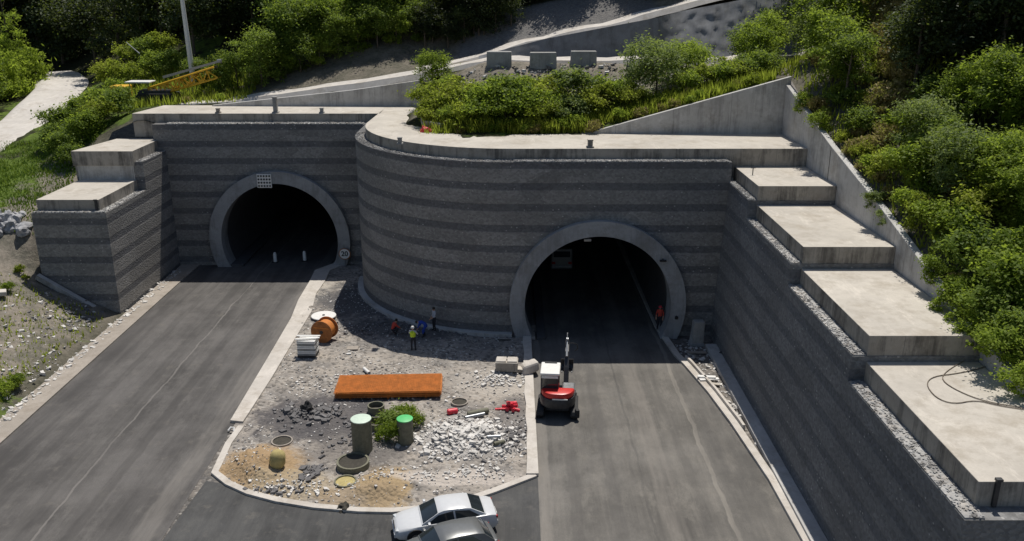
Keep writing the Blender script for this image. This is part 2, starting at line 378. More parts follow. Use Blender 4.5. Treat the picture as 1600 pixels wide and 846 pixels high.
# ------------------------------------------------------------------ the ground and the hills
YL, YR, XW, XI = 71.4, 55.5, 13.72, 19.4      # left facade, right facade, right wing face, its inner retaining wall
RC, CY = 12.1, YR + 12.1                       # rounded corner between the portals
ZT, ZS = 12.2, 12.95                           # top of the stone facing, top of the concrete slab
XB, XBL, YB = -28.8, -34.1, 59.4               # left wing wall: road side, outer side, front
def wall_top(Y): return np.interp(Y, [20, 24, 30, 36.4, 44.1, 52.3, 64.3], [6.6, 7.4, 8.7, 10.0, 12.0, 13.85, 17.0])
cp = []
def P(*a): cp.append(a)
for Y in (10, 20, 30, 40, 50, 58): P(-28.3, Y, .05)
for Y, z in ((20, 1.0), (30, 1.3), (40, 1.8), (48, 2.3), (55, 2.8), (59.4, 2.9)): P(-34, Y, z)
for Y, z in ((30, 3.4), (45, 4.6), (55, 5.0)): P(-40, Y, z)
for Y, z in ((62, 6.6), (66, 7.8), (70, 9.5)): P(-35, Y, z)
for x, y, z in ((-42, 64, 7.4), (-42, 72, 8.7), (-52, 60, 8.3), (-60, 50, 8.5), (-70, 70, 9.5), (-31, 66, 7.0), (-31, 72.6, 12.6)): P(x, y, z)
for x, y, z in ((-47, 75, 9.8), (-46, 86, 10.2), (-50, 96, 10.8), (-54, 106, 11.4), (-60, 116, 12.0), (-66, 126, 12.4), (-56, 82, 9.9), (-58, 98, 11.2)): P(x, y, z)
for x, y, z in ((-38, 79, 11.8), (-36, 76, 11.6), (-33, 82, 12.9), (-27, 82, 13.0), (-32, 74, 12.7), (-29, 77.8, 12.75), (-20, 77.8, 12.75), (-14, 73, 12.7), (-8.5, 74, 12.7), (-8.5, 70, 12.7), (-8.5, 66, 12.7), (-4, 59, 12.6), (0, 58, 12.6), (8, 58, 12.6)): P(x, y, z)
for x, y, z in ((-22, 77.9, 13.3), (-16, 77.9, 14.1), (-10, 77.6, 15.1), (-7, 77.4, 15.5), (-28, 79, 13.0), (-20, 80, 13.8), (-14, 80, 14.7), (-8, 80, 15.8)): P(x, y, z)
for x in (-4, 0, 4): P(x, 61.8, 12.9)
for x in (-6.5, -2, 3, 8, 13, 18): P(x, 66.5, max(13.4, 13.2+(x-2)*.17)); P(x, 70.5, 14.8 + max(0, x)*.07)
for x in (8, 12, 16, 19): P(x, 62.8, 13.0 + (x-5.7)/13.7*3.9)
for x in (-2, 3, 8, 13, 18, 24): P(x, 73.6, 16.5); P(x, 75.2, 16.9); P(x, 77.6, 17.0)
for x, z in ((-8, 15.9), (-3, 16.8), (3, 18.3), (9, 19.4), (15, 20.5), (21, 21.6), (28, 22.5)):
    P(x, 81.6, z); P(x, 84.6, z+.1); P(x, 87.5, z+1.8)
for x, y, z in ((-32, 90, 15.5), (-22, 88, 16.2), (-14, 87, 17.4), (-40, 96, 15.5), (-44, 108, 16), (-30, 100, 20), (-15, 100, 23), (0, 100, 26), (15, 100, 28), (30, 100, 32), (45, 95, 34)): P(x, y, z)
for x, z in ((-50, 24), (-30, 27), (-10, 31), (10, 34), (30, 40), (60, 46)): P(x, 115, z) if x > -45 else P(x, 128, z)
for x, y, z in ((-75, 110, 13.5), (-80, 130, 20), (-95, 100, 14), (-100, 130, 25), (-60, 140, 30), (-20, 150, 58), (30, 150, 66), (70, 130, 60), (-110, 170, 60), (-50, 180, 76), (20, 200, 100), (90, 180, 100), (-140, 120, 30), (-140, 60, 16), (-100, 60, 11), (-100, 20, 8), (-60, 20, 5)): P(x, y, z)
for Y in (20, 24, 30, 36.4, 44.1, 52.3, 58, 64.3): P(19.7, Y, float(wall_top(Y))-.25); P(23.5, Y, float(wall_top(Y))+1.6)
for Y in (20, 30, 40, 50, 60, 70): P(28, Y, float(wall_top(Y))+4.5); P(34, Y, float(wall_top(Y))+8.5); P(42, Y, float(wall_top(Y))+14); P(60, Y, float(wall_top(Y))+25)
for x, y, z in ((24, 70, 18.2), (24, 78, 18.5), (30, 80, 21), (110, 60, 48), (110, 20, 40)): P(x, y, z)
cpa = np.array(cp); CPX = cpa[:, :2]
def kern(d): return d
A = kern(np.linalg.norm(CPX[:, None]-CPX[None], axis=2)) ; n_ = len(cp)
Am = np.zeros((n_+3, n_+3)); Am[:n_, :n_] = -A + np.eye(n_)*-.02
Am[:n_, n_] = 1; Am[:n_, n_+1:] = CPX; Am[n_, :n_] = 1; Am[n_+1:, :n_] = CPX.T
W = np.linalg.lstsq(Am, np.concatenate([cpa[:, 2], [0, 0, 0]]), rcond=None)[0]
def hh(x, y):
    x = np.asarray(x, float).ravel(); y = np.asarray(y, float).ravel(); out = np.zeros(len(x))
    for i in range(0, len(x), 4000):
        xx = x[i:i+4000]; yy = y[i:i+4000]
        d = np.hypot(xx[:, None]-CPX[None, :, 0], yy[:, None]-CPX[None, :, 1])
        out[i:i+4000] = -kern(d) @ W[:n_] + W[n_] + W[n_+1]*xx + W[n_+2]*yy
    return out
def h(x, y): return float(hh([x], [y])[0])

def hill_out(x, y):          # True where the hill sheet is absent: the court in front of the portals, and under the right wing
    if x < -28.5: return XBL+.4 < x and YB+.6 < y < 72.3
    if x < -12.0: return y < 72.8
    if x < 0: return y < CY - math.sqrt(max(0, 11.3**2 - x*x)) if x > -11.3 else y < 72.8
    if x < 5.2: return y < YR+.8
    if x < 19.65: return y < 62.6
    return False
def axis(lo, hi, a, b, f, c):
    q = list(np.arange(a, b, f)); x = a
    while x > lo: x -= c; q.insert(0, x)
    x = q[-1]
    while x < hi: x += c; q.append(x)
    return np.array(q)
gx = axis(-150, 130, -58, 40, .7, 5); gy = axis(18, 240, 22, 96, .7, 5)
XX, YY = np.meshgrid(gx, gy); ZZ = hh(XX, YY).reshape(XX.shape)
vs = []; soil = []
for j in range(len(gy)):
    for i in range(len(gx)):
        x, y, z = XX[j, i], YY[j, i], ZZ[j, i]
        left = max(0, min(1, (-27.5-x)/3))*max(0, min(1, (74-y)/4))
        path = 1.0 if (74.3 < y < 78.2 and x > -4) else 0
        mound = 1.0 if (68 < y < 76 and -8 < x < 13) else 0
        rough = .16*fn(x, y, 3, .5)+.10*fn(x, y, 9, 1.7)
        if path: rough *= .2
        if hill_out(x-.8, y-.8) or hill_out(x, y-1.5): rough *= .2
        if -31.5 < x < -6.85 and y < 77.95 and y > 72: z = min(z, 12.55); rough = 0
        if y < 61 and -34.6 < x < -28: z = min(z, .06+max(0, -28.75-x)*.50); rough *= min(1, max(0, -28.7-x))
        if x > -2.2 and 77.6 < y < 80.5+min(1.9, max(0, (x-12)/2)): z = min(z, 16.75); rough = 0
        vs.append((x, y, z+rough*(1.6 if mound else 1)))
        g = 0.0
        if left > .3: g = .15 + .6*max(0, min(1, (-36-x)/4))*(1 if y > 62 else .3) + .22*fn(x, y, 5, .3) + (.35 if (x > -33.5 and y < 46) else 0)
        elif y < 100 and x < -30: g = .55
        elif y < 73 and 61 < y and -8 < x < 19: g = .4
        grv = max(left, path, mound*.9, .85 if (79.5 < y < (90 if x < 13 else 86.5) and x > -6) else 0, .55 if (x > 19.6 and y < 72 and x < 24) else 0)
        if 78.2 < y < 92 and -26 < x < -4: grv = max(grv, .65)
        rk = .8 if (77.8 < y < 82.5 and x > 0) else (.75 if 84 < y < 90.5 and -5 < x < 14 else 0)
        soil.append((grv, g, rk, 1))
nx = len(gx); fs = []
for j in range(len(gy)-1):
    for i in range(nx-1):
        x = (gx[i]+gx[i+1])/2; y = (gy[j]+gy[j+1])/2
        if not hill_out(x, y): fs.append((j*nx+i, j*nx+i+1, (j+1)*nx+i+1, (j+1)*nx+i))
me = bpy.data.meshes.new('hillside'); me.from_pydata(vs, [], fs); me.update()
ca = me.color_attributes.new('soil', 'FLOAT_COLOR', 'POINT'); ca.data.foreach_set('color', np.array(soil, float).ravel())
me.polygons.foreach_set('use_smooth', [True]*len(me.polygons)); me.materials.append(M['terrain'])
o = bpy.data.objects.new('hillside', me); C.objects.link(o); tag(o, 'wooded earth hillside rising behind and beside the tunnel portals', 'hill', kind='structure')

def setting(name, mb, mat, label, cat, smooth=False):
    return tag(mb.build(name, mat, smooth=smooth), label, cat, kind='structure')
setting('ground', MB().add([(-1500, -300, -.012), (1500, -300, -.012), (1500, 2500, -.012), (-1500, 2500, -.012)], [(0, 1, 2, 3)]), M['soil'], 'bare earth ground around the works', 'ground')
def sheet(name, poly, z, mat, label, cat): return setting(name, MB().add([(p[0], p[1], z) for p in poly], [tuple(range(len(poly)))]), mat, label, cat)
XL0, XL1 = -27.15, -15.4
sheet('left_road', [(XL0, 5), (XL1, 5), (XL1, 140), (XL0+1.5, 140), (XL0, 71)], .004, M['asL'], 'grey asphalt carriageway into the left tunnel', 'road')
ap = [G(330, 744), G(250, 850), G(180, 960), (-15, 8), (13.2, 8), G(1262, 860), G(1240, 830), G(1100, 846), G(950, 790), G(842, 742), G(840, 728), G(600, 760)]
sheet('road', [(1.2, 5), (13.3, 5), (12.9, 34), (11.3, 50), (10.6, 56), (10.3, 140), (1.2, 140)], .006, M['asR'], 'dusty asphalt carriageway into the right tunnel', 'road')
sheet('apron', [(p[0], p[1]) for p in [G(322, 752), G(250, 850), G(180, 960), (-15, 8), (1.19, 8), G(840, 740), G(700, 780), G(520, 780)]], .008, M['asN'], 'dark fresh asphalt crossing below the gravel island', 'road')
drain_l = [(-27.15, y) for y in range(12, 73, 4)]
setting('pavement', ribbon([(x-1.5+.12*fn(0, y, 2, .4), y) for x, y in drain_l], drain_l, -.01, .09), M['drain'], 'flat tan concrete verge along the left road', 'pavement')

# the island between the roads
isl = [G(*p) for p in ((505, 432), (480, 465), (470, 500), (425, 565), (372, 660), (350, 698), (333, 741), (375, 768), (490, 793), (610, 799), (700, 793), (775, 766), (830, 743), (831, 590), (831, 540), (838, 520))]
isl = [(p[0], p[1]) for p in isl] + [(2.2, 57), (-2, 58), (-8, 62), (-10.5, 66.5), (-11, 73), (-15.5, 73)]
ISLE = [(isl[i], isl[i+1]) for i in range(1, 14)]
def isl_z(x, y):
    z = .10 + .10*fn(x, y, 1, .35) + .07*fn(x, y, 4, 1.1) + .04*fn(x, y, 8, 3)
    for px, py, r, a in ((405, 735, 1.8, 1.0), (600, 768, 1.4, .6), (560, 788, 1.2, .4), (450, 655, 1.2, .45), (585, 700, 1.3, .3), (690, 690, 1.6, .4), (760, 695, 1.5, .35), (480, 770, 1.6, .3), (740, 690, 2.6, .35), (500, 655, 2.2, .25), (780, 590, 1.6, .3), (700, 600, 2, .2)):
        q = G(px, py); d2 = ((x-q.x)**2+(y-q.y)**2)/(r*r)
        if d2 < 4: z += a*math.exp(-d2*1.5)*(.8+.35*fn(x, y, 6, 2.2))
    for px, py, r, a in ((430, 650, 1.5, .15), (805, 660, 1.2, .12), (520, 470, 1.0, .15)):
        q = G(px, py); d2 = ((x-q.x)**2+(y-q.y)**2)/(r*r); z -= a*math.exp(-d2)
    if y < 55:
        px_, py_ = 9, 9; d = 9.0
        for (ax, ay), (bx, by) in ISLE:
            ux, uy = bx-ax, by-ay; f = max(0, min(1, ((x-ax)*ux+(y-ay)*uy)/(ux*ux+uy*uy+1e-9))); d = min(d, math.hypot(x-ax-ux*f, y-ay-uy*f))
        k = min(1, d/1.1); z = .05*(1-k)+z*k
    return max(.02, z)
st = .22; xs = np.arange(-18, 3.2, st); ys = np.arange(33, 74, st); idx = {}; vs = []; fs = []
for j, y in enumerate(ys):
    for i, x in enumerate(xs):
        if in_poly(x+st/2, y+st/2, isl):
            q = []
            for a, b in ((i, j), (i+1, j), (i+1, j+1), (i, j+1)):
                if (a, b) not in idx:
                    X_, Y_ = xs[0]+a*st, ys[0]+b*st; idx[(a, b)] = len(vs); vs.append((X_, Y_, isl_z(X_, Y_)))
                q.append(idx[(a, b)])
            fs.append(tuple(q))
def island_mat():
    m = rubble_mat('island_rubble', (.38, .34, .295), (.215, .20, .185)); t = m.node_tree
    p = [n for n in t.nodes if n.type == 'BSDF_PRINCIPLED'][0]; cur = p.inputs['Base Color'].links[0].from_socket; v = wpos(t)
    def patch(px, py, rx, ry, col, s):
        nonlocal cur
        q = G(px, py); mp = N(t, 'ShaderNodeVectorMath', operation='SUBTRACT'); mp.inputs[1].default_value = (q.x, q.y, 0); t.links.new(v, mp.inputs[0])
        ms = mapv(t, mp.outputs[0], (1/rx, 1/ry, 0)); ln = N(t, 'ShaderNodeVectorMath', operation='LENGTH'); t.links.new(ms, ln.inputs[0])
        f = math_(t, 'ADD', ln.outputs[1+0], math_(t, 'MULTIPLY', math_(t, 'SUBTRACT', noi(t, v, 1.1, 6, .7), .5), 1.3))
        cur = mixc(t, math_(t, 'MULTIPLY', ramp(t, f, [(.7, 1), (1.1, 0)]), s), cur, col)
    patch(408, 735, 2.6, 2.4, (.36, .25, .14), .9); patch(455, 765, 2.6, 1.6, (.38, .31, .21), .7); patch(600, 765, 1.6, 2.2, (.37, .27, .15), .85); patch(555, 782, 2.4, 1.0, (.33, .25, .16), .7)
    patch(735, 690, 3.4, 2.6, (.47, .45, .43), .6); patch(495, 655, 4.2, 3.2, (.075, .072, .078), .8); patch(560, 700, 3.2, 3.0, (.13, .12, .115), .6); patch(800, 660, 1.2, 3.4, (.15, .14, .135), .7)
    patch(490, 460, 1.6, 3.4, (.50, .46, .40), .7); patch(780, 600, 3.5, 2.0, (.45, .41, .36), .6); patch(720, 750, 4, .8, (.50, .45, .40), .8); patch(590, 470, 6, 4.5, (.085, .085, .09), .85); patch(660, 515, 7, 2.4, (.09, .09, .092), .8)  # last two patches paint the rounded wall's ground shadow darker into the colour
    t.links.new(cur, p.inputs['Base Color']); return m
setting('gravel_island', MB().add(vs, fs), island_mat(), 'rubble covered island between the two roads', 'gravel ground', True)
rs = np.random.RandomState(3); pos = []; siz = []
while len(pos) < 3600:
    x, y = rs.uniform(-17, 2), rs.uniform(34, 66)
    if not in_poly(x, y, isl) or math.hypot(x, y-CY) < RC+.2 and y > 55: continue
    den = .35 + .9*fn(x, y, 12, .45)
    q = G(740, 690); dd = ((x-q.x)/3.4)**2+((y-q.y)/2.6)**2
    if dd < 1: den += 1.0
    if rs.rand() > den: continue
    pos.append((x, y, isl_z(x, y)+.01)); siz.append(.05+.10*rs.rand()**3+(.12*rs.rand()**4 if rs.rand() < .3 else 0)+(.08*rs.rand() if dd < 1 else 0))
def heap(px, py, rx, ry, nn, s0, s1):
    q = G(px, py); out = []
    for _ in range(nn):
        x, y = q.x+rs.normal()*rx*.5, q.y+rs.normal()*ry*.5
        if in_poly(x, y, isl): out.append(((x, y, isl_z(x, y)+.03), s0+(s1-s0)*rs.rand()**2.5))
    return out
pale = heap(730, 692, 2.6, 2.0, 620, .10, .42) + heap(780, 600, 2.0, 1.0, 160, .1, .3) + heap(700, 745, 3.5, .6, 140, .08, .25) + heap(460, 770, 2.5, .8, 120, .08, .22) + heap(560, 600, 5, 3, 160, .08, .25)
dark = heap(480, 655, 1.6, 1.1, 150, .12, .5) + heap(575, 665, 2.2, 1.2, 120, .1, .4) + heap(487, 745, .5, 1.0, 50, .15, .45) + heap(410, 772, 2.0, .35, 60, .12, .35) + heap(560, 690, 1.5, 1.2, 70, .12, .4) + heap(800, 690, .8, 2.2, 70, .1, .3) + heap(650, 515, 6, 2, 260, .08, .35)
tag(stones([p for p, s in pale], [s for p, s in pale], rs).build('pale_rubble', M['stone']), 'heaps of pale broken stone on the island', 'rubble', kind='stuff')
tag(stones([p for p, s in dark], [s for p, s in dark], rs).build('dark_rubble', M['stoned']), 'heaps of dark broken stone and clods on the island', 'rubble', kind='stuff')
k = len(pos)*6//10
tag(stones(pos[:k], siz[:k], rs).build('pale_rubble', M['stone']), 'loose pale stones strewn over the island', 'rubble', kind='stuff')
tag(stones(pos[k:], siz[k:], rs).build('dark_rubble', M['stoned']), 'loose dark stones strewn over the island', 'rubble', kind='stuff')

# kerbs
kl_out = [(p[0], p[1]) for p in [G(*q) for q in ((492, 425), (484, 442), (466, 472), (455, 500), (420, 560), (398, 597), (360, 661))]]
kl_in = [(p[0], p[1]) for p in [G(*q) for q in ((516, 425), (508, 442), (494, 462), (487, 490), (447, 556), (424, 595), (380, 663))]]
def kerb(name, mb, mat, label): return tag(mb.build(name, mat, bevel=.02), label, 'kerb', kind='structure')
kerb('kerb', ribbon([(-15.0, 90), (-15.2, 72)]+kl_out, [(-14.0, 90), (-14.1, 72)]+kl_in, -.01, .17), M['kerb'], 'broad white concrete kerb strip between the left road and the island')
lo = [(p[0], p[1]) for p in [G(*q) for q in ((372, 668), (352, 695), (330, 742), (352, 760), (385, 775), (430, 787), (490, 797), (560, 803), (612, 804), (700, 797), (775, 772), (839, 747))]]
lo = densify(lo, .6)
kerb('kerb', ribbon(lo, offset_line(lo, .36), -.01, .13), M['kerb'], 'low curved kerb along the lower edge of the island')
kr = [(1.32, y) for y in np.arange(G(839, 747).y+.1, 56, 1.5)]
kerb('kerb', ribbon(kr, [(x-.55-.12*fn(1, y, 5, .5), y) for x, y in kr], -.01, .2), M['kerb'], 'straight kerb between the island and the right road')
rr = densify([(p[0], p[1]) for p in [G(*q) for q in ((1052, 556), (1068, 572), (1105, 615), (1140, 662), (1200, 752), (1252, 846), (1300, 940))]], .8)
rr = [(9.8, 90), (10.15, 57)] + rr
kerb('kerb', ribbon(rr, offset_line(rr, .42), -.01, .16), M['kerb'], 'narrow white kerb along the outer edge of the right road')
r2 = offset_line(rr, .43)
kerb('kerb', ribbon(r2[3:14], offset_line(r2[3:14], .16), -.01, .34), M['kerb'], 'thin raised upstand behind the outer kerb of the right road')
kerb('kerb', ribbon([(XW-.75, y) for y in (20, 53.5)], [(XW-.01, y) for y in (20, 53.5)], -.01, .28), M['wallc'], 'concrete footing strip along the base of the right wing wall')
kerb('kerb', ribbon([(-24.3, 90), (-24.3, 71)], [(-23.2, 90), (-23.2, 71)], -.01, .2), M['lining'], 'walkway kerb along the outer side of the left tunnel')
kerb('kerb', ribbon([(1.7, 90), (1.7, 54.8)], [(2.3, 90), (2.3, 54.8)], -.01, .2), M['lining'], 'walkway kerb along the island side of the right tunnel')

# dirt tracks on the hill
def track(name, cl, wd, label, lift=.12, nseg=8):
    cl = densify(cl, 1.0); L = offset_line(cl, wd/2); Rr = offset_line(cl, -wd/2); vs = []; fs = []
    for l, r in zip(L, Rr):
        zc = max(h(l[0], l[1]), h(r[0], r[1]), h((l[0]+r[0])/2, (l[1]+r[1])/2)) + lift
        for k in range(nseg+1):
            q = k/nseg; x = l[0]+(r[0]-l[0])*q; y = l[1]+(r[1]-l[1])*q
            e = -.5 if k in (0, nseg) else 0
            vs.append((x, y, max(h(x, y)+lift, zc-.25)+e+.05*fn(x, y, 2, 1)))
    for i in range(len(L)-1):
        for k in range(nseg): a = i*(nseg+1)+k; fs.append((a, a+1, a+nseg+2, a+nseg+1))
    return setting(name, MB().add(vs, fs), M['dirt'], label, 'track', True)
def smooth_line(p, it=2):
    for _ in range(it): p = [p[0]] + [q for a, b in zip(p[:-1], p[1:]) for q in (tuple(np.array(a)*.75+np.array(b)*.25), tuple(np.array(a)*.25+np.array(b)*.75))] + [p[-1]]
    return p
rl = smooth_line([tuple(G(*q)[:2]) for q in ((-150, 262, 9.6), (-10, 222, 9.8), (60, 190, 10.0), (95, 168, 10.4), (108, 148, 10.9), (88, 128, 11.5), (55, 117, 12), (20, 112, 12.3))])
track('dirt_road', rl, 6.2, 'pale dirt road winding up behind the left wing wall')
track('path', smooth_line([(-30, 79.6), (-22, 79.5), (-14, 79.3), (-8, 79.0), (-5.5, 78.4), (-2, 76.8), (2, 76.2), (10, 76.2), (26, 76.2)]), 2.6, 'narrow pale dirt path climbing behind the slabs to the concrete blocks')
track('path', smooth_line([(-8.5, 80.3), (-4, 82.2), (0, 83.2), (8, 83.3), (14, 84.4), (22, 85.0), (30, 85.2)]), 3.2, 'pale ramp path along the top of the grey rock cut')
# steep rock cut between the two paths
vs = []; fs = []; n1 = 130; n2 = 18
for i in range(n1+1):
    x = -3 + 32*i/n1
    zt = float(np.interp(x, [-8, -3, 3, 9, 15, 21, 28], [15.9, 16.8, 18.3, 19.4, 20.5, 21.6, 22.5]))+.25; zb = 16.6
    for k in range(n2+1):
        q = k/n2; lit = max(0, min(1, (x-13)/2.5))
        rough = (.05+.22*lit)*fn(x*1.6, q*(zt-zb)*1.6, 2, 1)+(.02+.12*lit)*fn(x*4.1, q*9, 7, 1)
        vs.append((x, 79.2 + q*(.7+lit*2.6) + rough*(1 if 0 < k < n2 else .2), zb + (zt-zb)*q + (rough*.4 if k < n2 else 0)))
for i in range(n1):
    for k in range(n2): a = i*(n2+1)+k; fs.append((a, a+n2+1, a+n2+2, a+1))
setting('rock_cut', MB().add(vs, fs), M['shot'], 'steep grey rock cut behind the concrete blocks', 'rock face', True)

# ------------------------------------------------------------------ the portals
def arc(cx, cz, r, a0, a1, n): return [(cx+r*math.cos(a0+(a1-a0)*k/n), cz+r*math.sin(a0+(a1-a0)*k/n)) for k in range(n+1)]
RO, RI, RM, CZ = 6.0, 4.97, 5.5, 2.35
def ring_poly(cx, ro, ri, n=72):
    a = math.asin(CZ/ro); b = math.asin(CZ/ri)
    return arc(cx, CZ, ro, -a, PI+a, n) + arc(cx, CZ, ri, PI+b, -b, n)
def ring(cx, y0, y1, par, off):
    a = math.asin(CZ/RO); b = math.asin(CZ/RI); n = 72; m = MB()
    o_ = arc(cx, CZ, RO, -a, PI+a, n); i_ = arc(cx, CZ, RI, -b, PI+b, n); vs = []
    for (ox, oz), (ix, iz) in zip(o_, i_): vs += [(ox, y0, oz), (ix, y0, iz), (ix, y1, iz), (ox, y1, oz)]
    fs = [(k*4+q, k*4+4+q, k*4+4+(q+1) % 4, k*4+(q+1) % 4) for k in range(n) for q in range(4)] + [(0, 1, 2, 3), tuple(n*4+q for q in (3, 2, 1, 0))]
    return m.add(vs, fs).build('portal_ring', M['ring'], par, True, off)
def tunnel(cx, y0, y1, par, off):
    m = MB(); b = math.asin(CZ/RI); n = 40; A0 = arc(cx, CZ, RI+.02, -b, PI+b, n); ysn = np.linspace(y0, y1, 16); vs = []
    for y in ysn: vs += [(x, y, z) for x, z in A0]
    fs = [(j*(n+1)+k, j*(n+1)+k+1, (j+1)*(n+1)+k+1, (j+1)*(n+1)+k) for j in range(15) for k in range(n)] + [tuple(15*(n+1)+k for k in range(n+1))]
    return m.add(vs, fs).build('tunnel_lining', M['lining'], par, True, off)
def facing(cx, x0, x1, y0, y1, top):
    a = math.asin(CZ/RM); return [(x0, 0)] + arc(cx, CZ, RM, PI+a, -a, 60) + [(x1, 0), (x1, top), (x0, top)]
CXL, CXR = -19.86, 5.83
# left portal
oL = (-20, YL, 0); tL = thing('portal_wall', 'dark banded stone portal wall round the left tunnel mouth', 'portal wall', oL)
MB().extr(facing(CXL, XB-.9, -11.0, 0, 0, ZT), 'y', YL, YL+1.1).build('wall_face', M['band'], tL, off=oL)
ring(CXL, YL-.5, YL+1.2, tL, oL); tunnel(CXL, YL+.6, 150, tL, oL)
def gravel_bed(x0, x1, y0, y1, z, par, off, nn):
    m = stones([(rs.uniform(x0, x1), rs.uniform(y0, y1), z+.04) for _ in range(nn)], [.06+.06*rs.rand() for _ in range(nn)], rs)
    m.box(((x0+x1)/2, (y0+y1)/2, z), (x1-x0, y1-y0, .06)); o = m.build('gravel_bed', M['gravelw'], par, off=off); return o
gravel_bed(-28.6, -12.3, YL+.02, YL+1.0, ZT+.03, tL, oL, 1300)
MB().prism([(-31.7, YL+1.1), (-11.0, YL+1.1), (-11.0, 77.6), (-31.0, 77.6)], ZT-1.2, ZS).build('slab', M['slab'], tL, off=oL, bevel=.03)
# right portal with the rounded corner
oR = (5, YR, 0); tR = thing('portal_wall', 'dark banded stone portal wall with rounded corner round the right tunnel mouth', 'portal wall', oR)
m = MB(); m.extr(facing(CXR, .0, XW+.6, 0, 0, ZT), 'y', YR, YR+1.1).build('wall_face', M['band'], tR, off=oR)
nq = 64; outer = [(RC*math.cos(a), CY+RC*math.sin(a)) for a in np.linspace(PI, 1.5*PI, nq+1)]; inner = [((RC-1.1)*math.cos(a), CY+(RC-1.1)*math.sin(a)) for a in np.linspace(PI, 1.5*PI, nq+1)]
outer = [(-RC, YL+.9)] + outer; inner = [(-RC+1.1, YL+.9)] + inner
ribbon(outer, inner, 0, ZT).build('wall_face', M['band'], tR, True, off=oR)
fo = [(x*1.0, y) for x, y in outer]
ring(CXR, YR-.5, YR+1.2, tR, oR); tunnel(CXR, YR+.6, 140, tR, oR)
gp = []
for _ in range(1500):
    q = rs.rand()*nq; a = PI+q/nq*PI/2; r = RC-.05-.75*rs.rand(); gp.append((r*math.cos(a), CY+r*math.sin(a), ZT+.02))
stones(gp, [.06+.06*rs.rand() for _ in gp], rs).build('gravel_bed', M['gravelw'], tR, off=oR)
gravel_bed(.1, XW+.4, YR+.03, YR+.82, ZT+.03, tR, oR, 1100)
sp = [( (RC-.8)*math.cos(a), CY+(RC-.8)*math.sin(a)) for a in np.linspace(PI, 1.5*PI, nq+1)]
sp = [(-10.99, 77.6)] + sp + [(19.39, YR+.8), (19.39, 62.3), (5.4, 62.3), (1, 61.9), (-3.8, 62.0), (-6.2, 64), (-6.9, 69), (-6.9, 77.6)]
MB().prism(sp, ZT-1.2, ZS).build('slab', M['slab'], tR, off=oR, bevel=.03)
# footing lip of the round corner
kerb('kerb', ribbon([(x*(1+.45/RC), CY+(y-CY)*(1+.45/RC)) for x, y in outer[1:]], outer[1:], -.01, .32), M['wallc'], 'curved concrete footing at the base of the rounded portal wall')

# left wing wall, stepped
oW = (XB, YB, 0); tW = thing('wing_wall', 'stepped stone wing wall left of the left road with two pale concrete slabs', 'wing wall', oW)
ZW1, ZW2 = 7.78, 10.0; YM = 66.6
MB().extr([(YB, -.5), (YL-.01, -.5), (YL-.01, ZW2), (YM, ZW2), (YM, ZW1), (YB, ZW1)], 'x', XBL, XB).build('wall_face', M['bandL'], tW, off=oW)
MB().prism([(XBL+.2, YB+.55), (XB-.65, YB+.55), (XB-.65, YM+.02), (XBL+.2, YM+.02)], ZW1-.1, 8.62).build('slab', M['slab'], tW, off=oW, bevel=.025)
MB().prism([(XBL+.15, YM-.03), (XB-.75, YM-.03), (XB-.75, YL-.02), (XBL+.15, YL-.02)], 8.5, 9.75).build('back_wall', M['wallc'], tW, off=oW, bevel=.02)
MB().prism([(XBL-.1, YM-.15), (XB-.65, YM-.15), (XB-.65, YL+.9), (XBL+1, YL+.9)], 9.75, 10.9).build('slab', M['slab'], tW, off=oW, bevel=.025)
gravel_bed(XB-.62, XB-.04, YB+.05, YM-.1, ZW1+.02, tW, oW, 260); gravel_bed(XBL+.1, XB-.04, YB+.04, YB+.5, ZW1+.03, tW, oW, 160); gravel_bed(XB-.6, XB-.04, YM+.05, YL-.1, ZW2+.02, tW, oW, 180)

# right wing wall: four terraces
yk = [YR+.4, G(1182, 291, 11.75).y, G(1252, 386, 10.6).y, G(1357, 525, 9.45).y, G(1531, 753, 8.3).y]; zk = [11.75, 10.6, 9.45, 8.3]
oX = (XW, 40, 0); tX = thing('wing_wall', 'long stepped stone wing wall right of the right road with four pale concrete terraces', 'wing wall', oX)
prof = [(yk[4]-.75, 0)]
for k in (3, 2, 1, 0):
    prof += [(yk[k+1]-(.75 if k == 3 else .05), zk[k]-.9), (yk[k]-(.05 if k else -.2), zk[k]-.9)]
prof += [(YR+.6, 0)]
m = MB().extr(prof, 'x', XW, XI+.3); m.v = [(x+.045*z if x < XW+.01 else x, y, z) for x, y, z in m.v]; m.build('wall_face', M['bandW'], tX, off=oX)
for k in range(4):
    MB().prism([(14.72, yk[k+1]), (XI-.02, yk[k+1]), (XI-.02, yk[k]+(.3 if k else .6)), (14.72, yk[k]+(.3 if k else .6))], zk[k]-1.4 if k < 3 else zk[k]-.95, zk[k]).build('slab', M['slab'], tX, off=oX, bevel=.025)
    gravel_bed(XW+.045*(zk[k]-.9)+.02, XW+.98, yk[k+1]-(.7 if k == 3 else 0), yk[k]-.1, zk[k]-.87, tX, oX, 380)
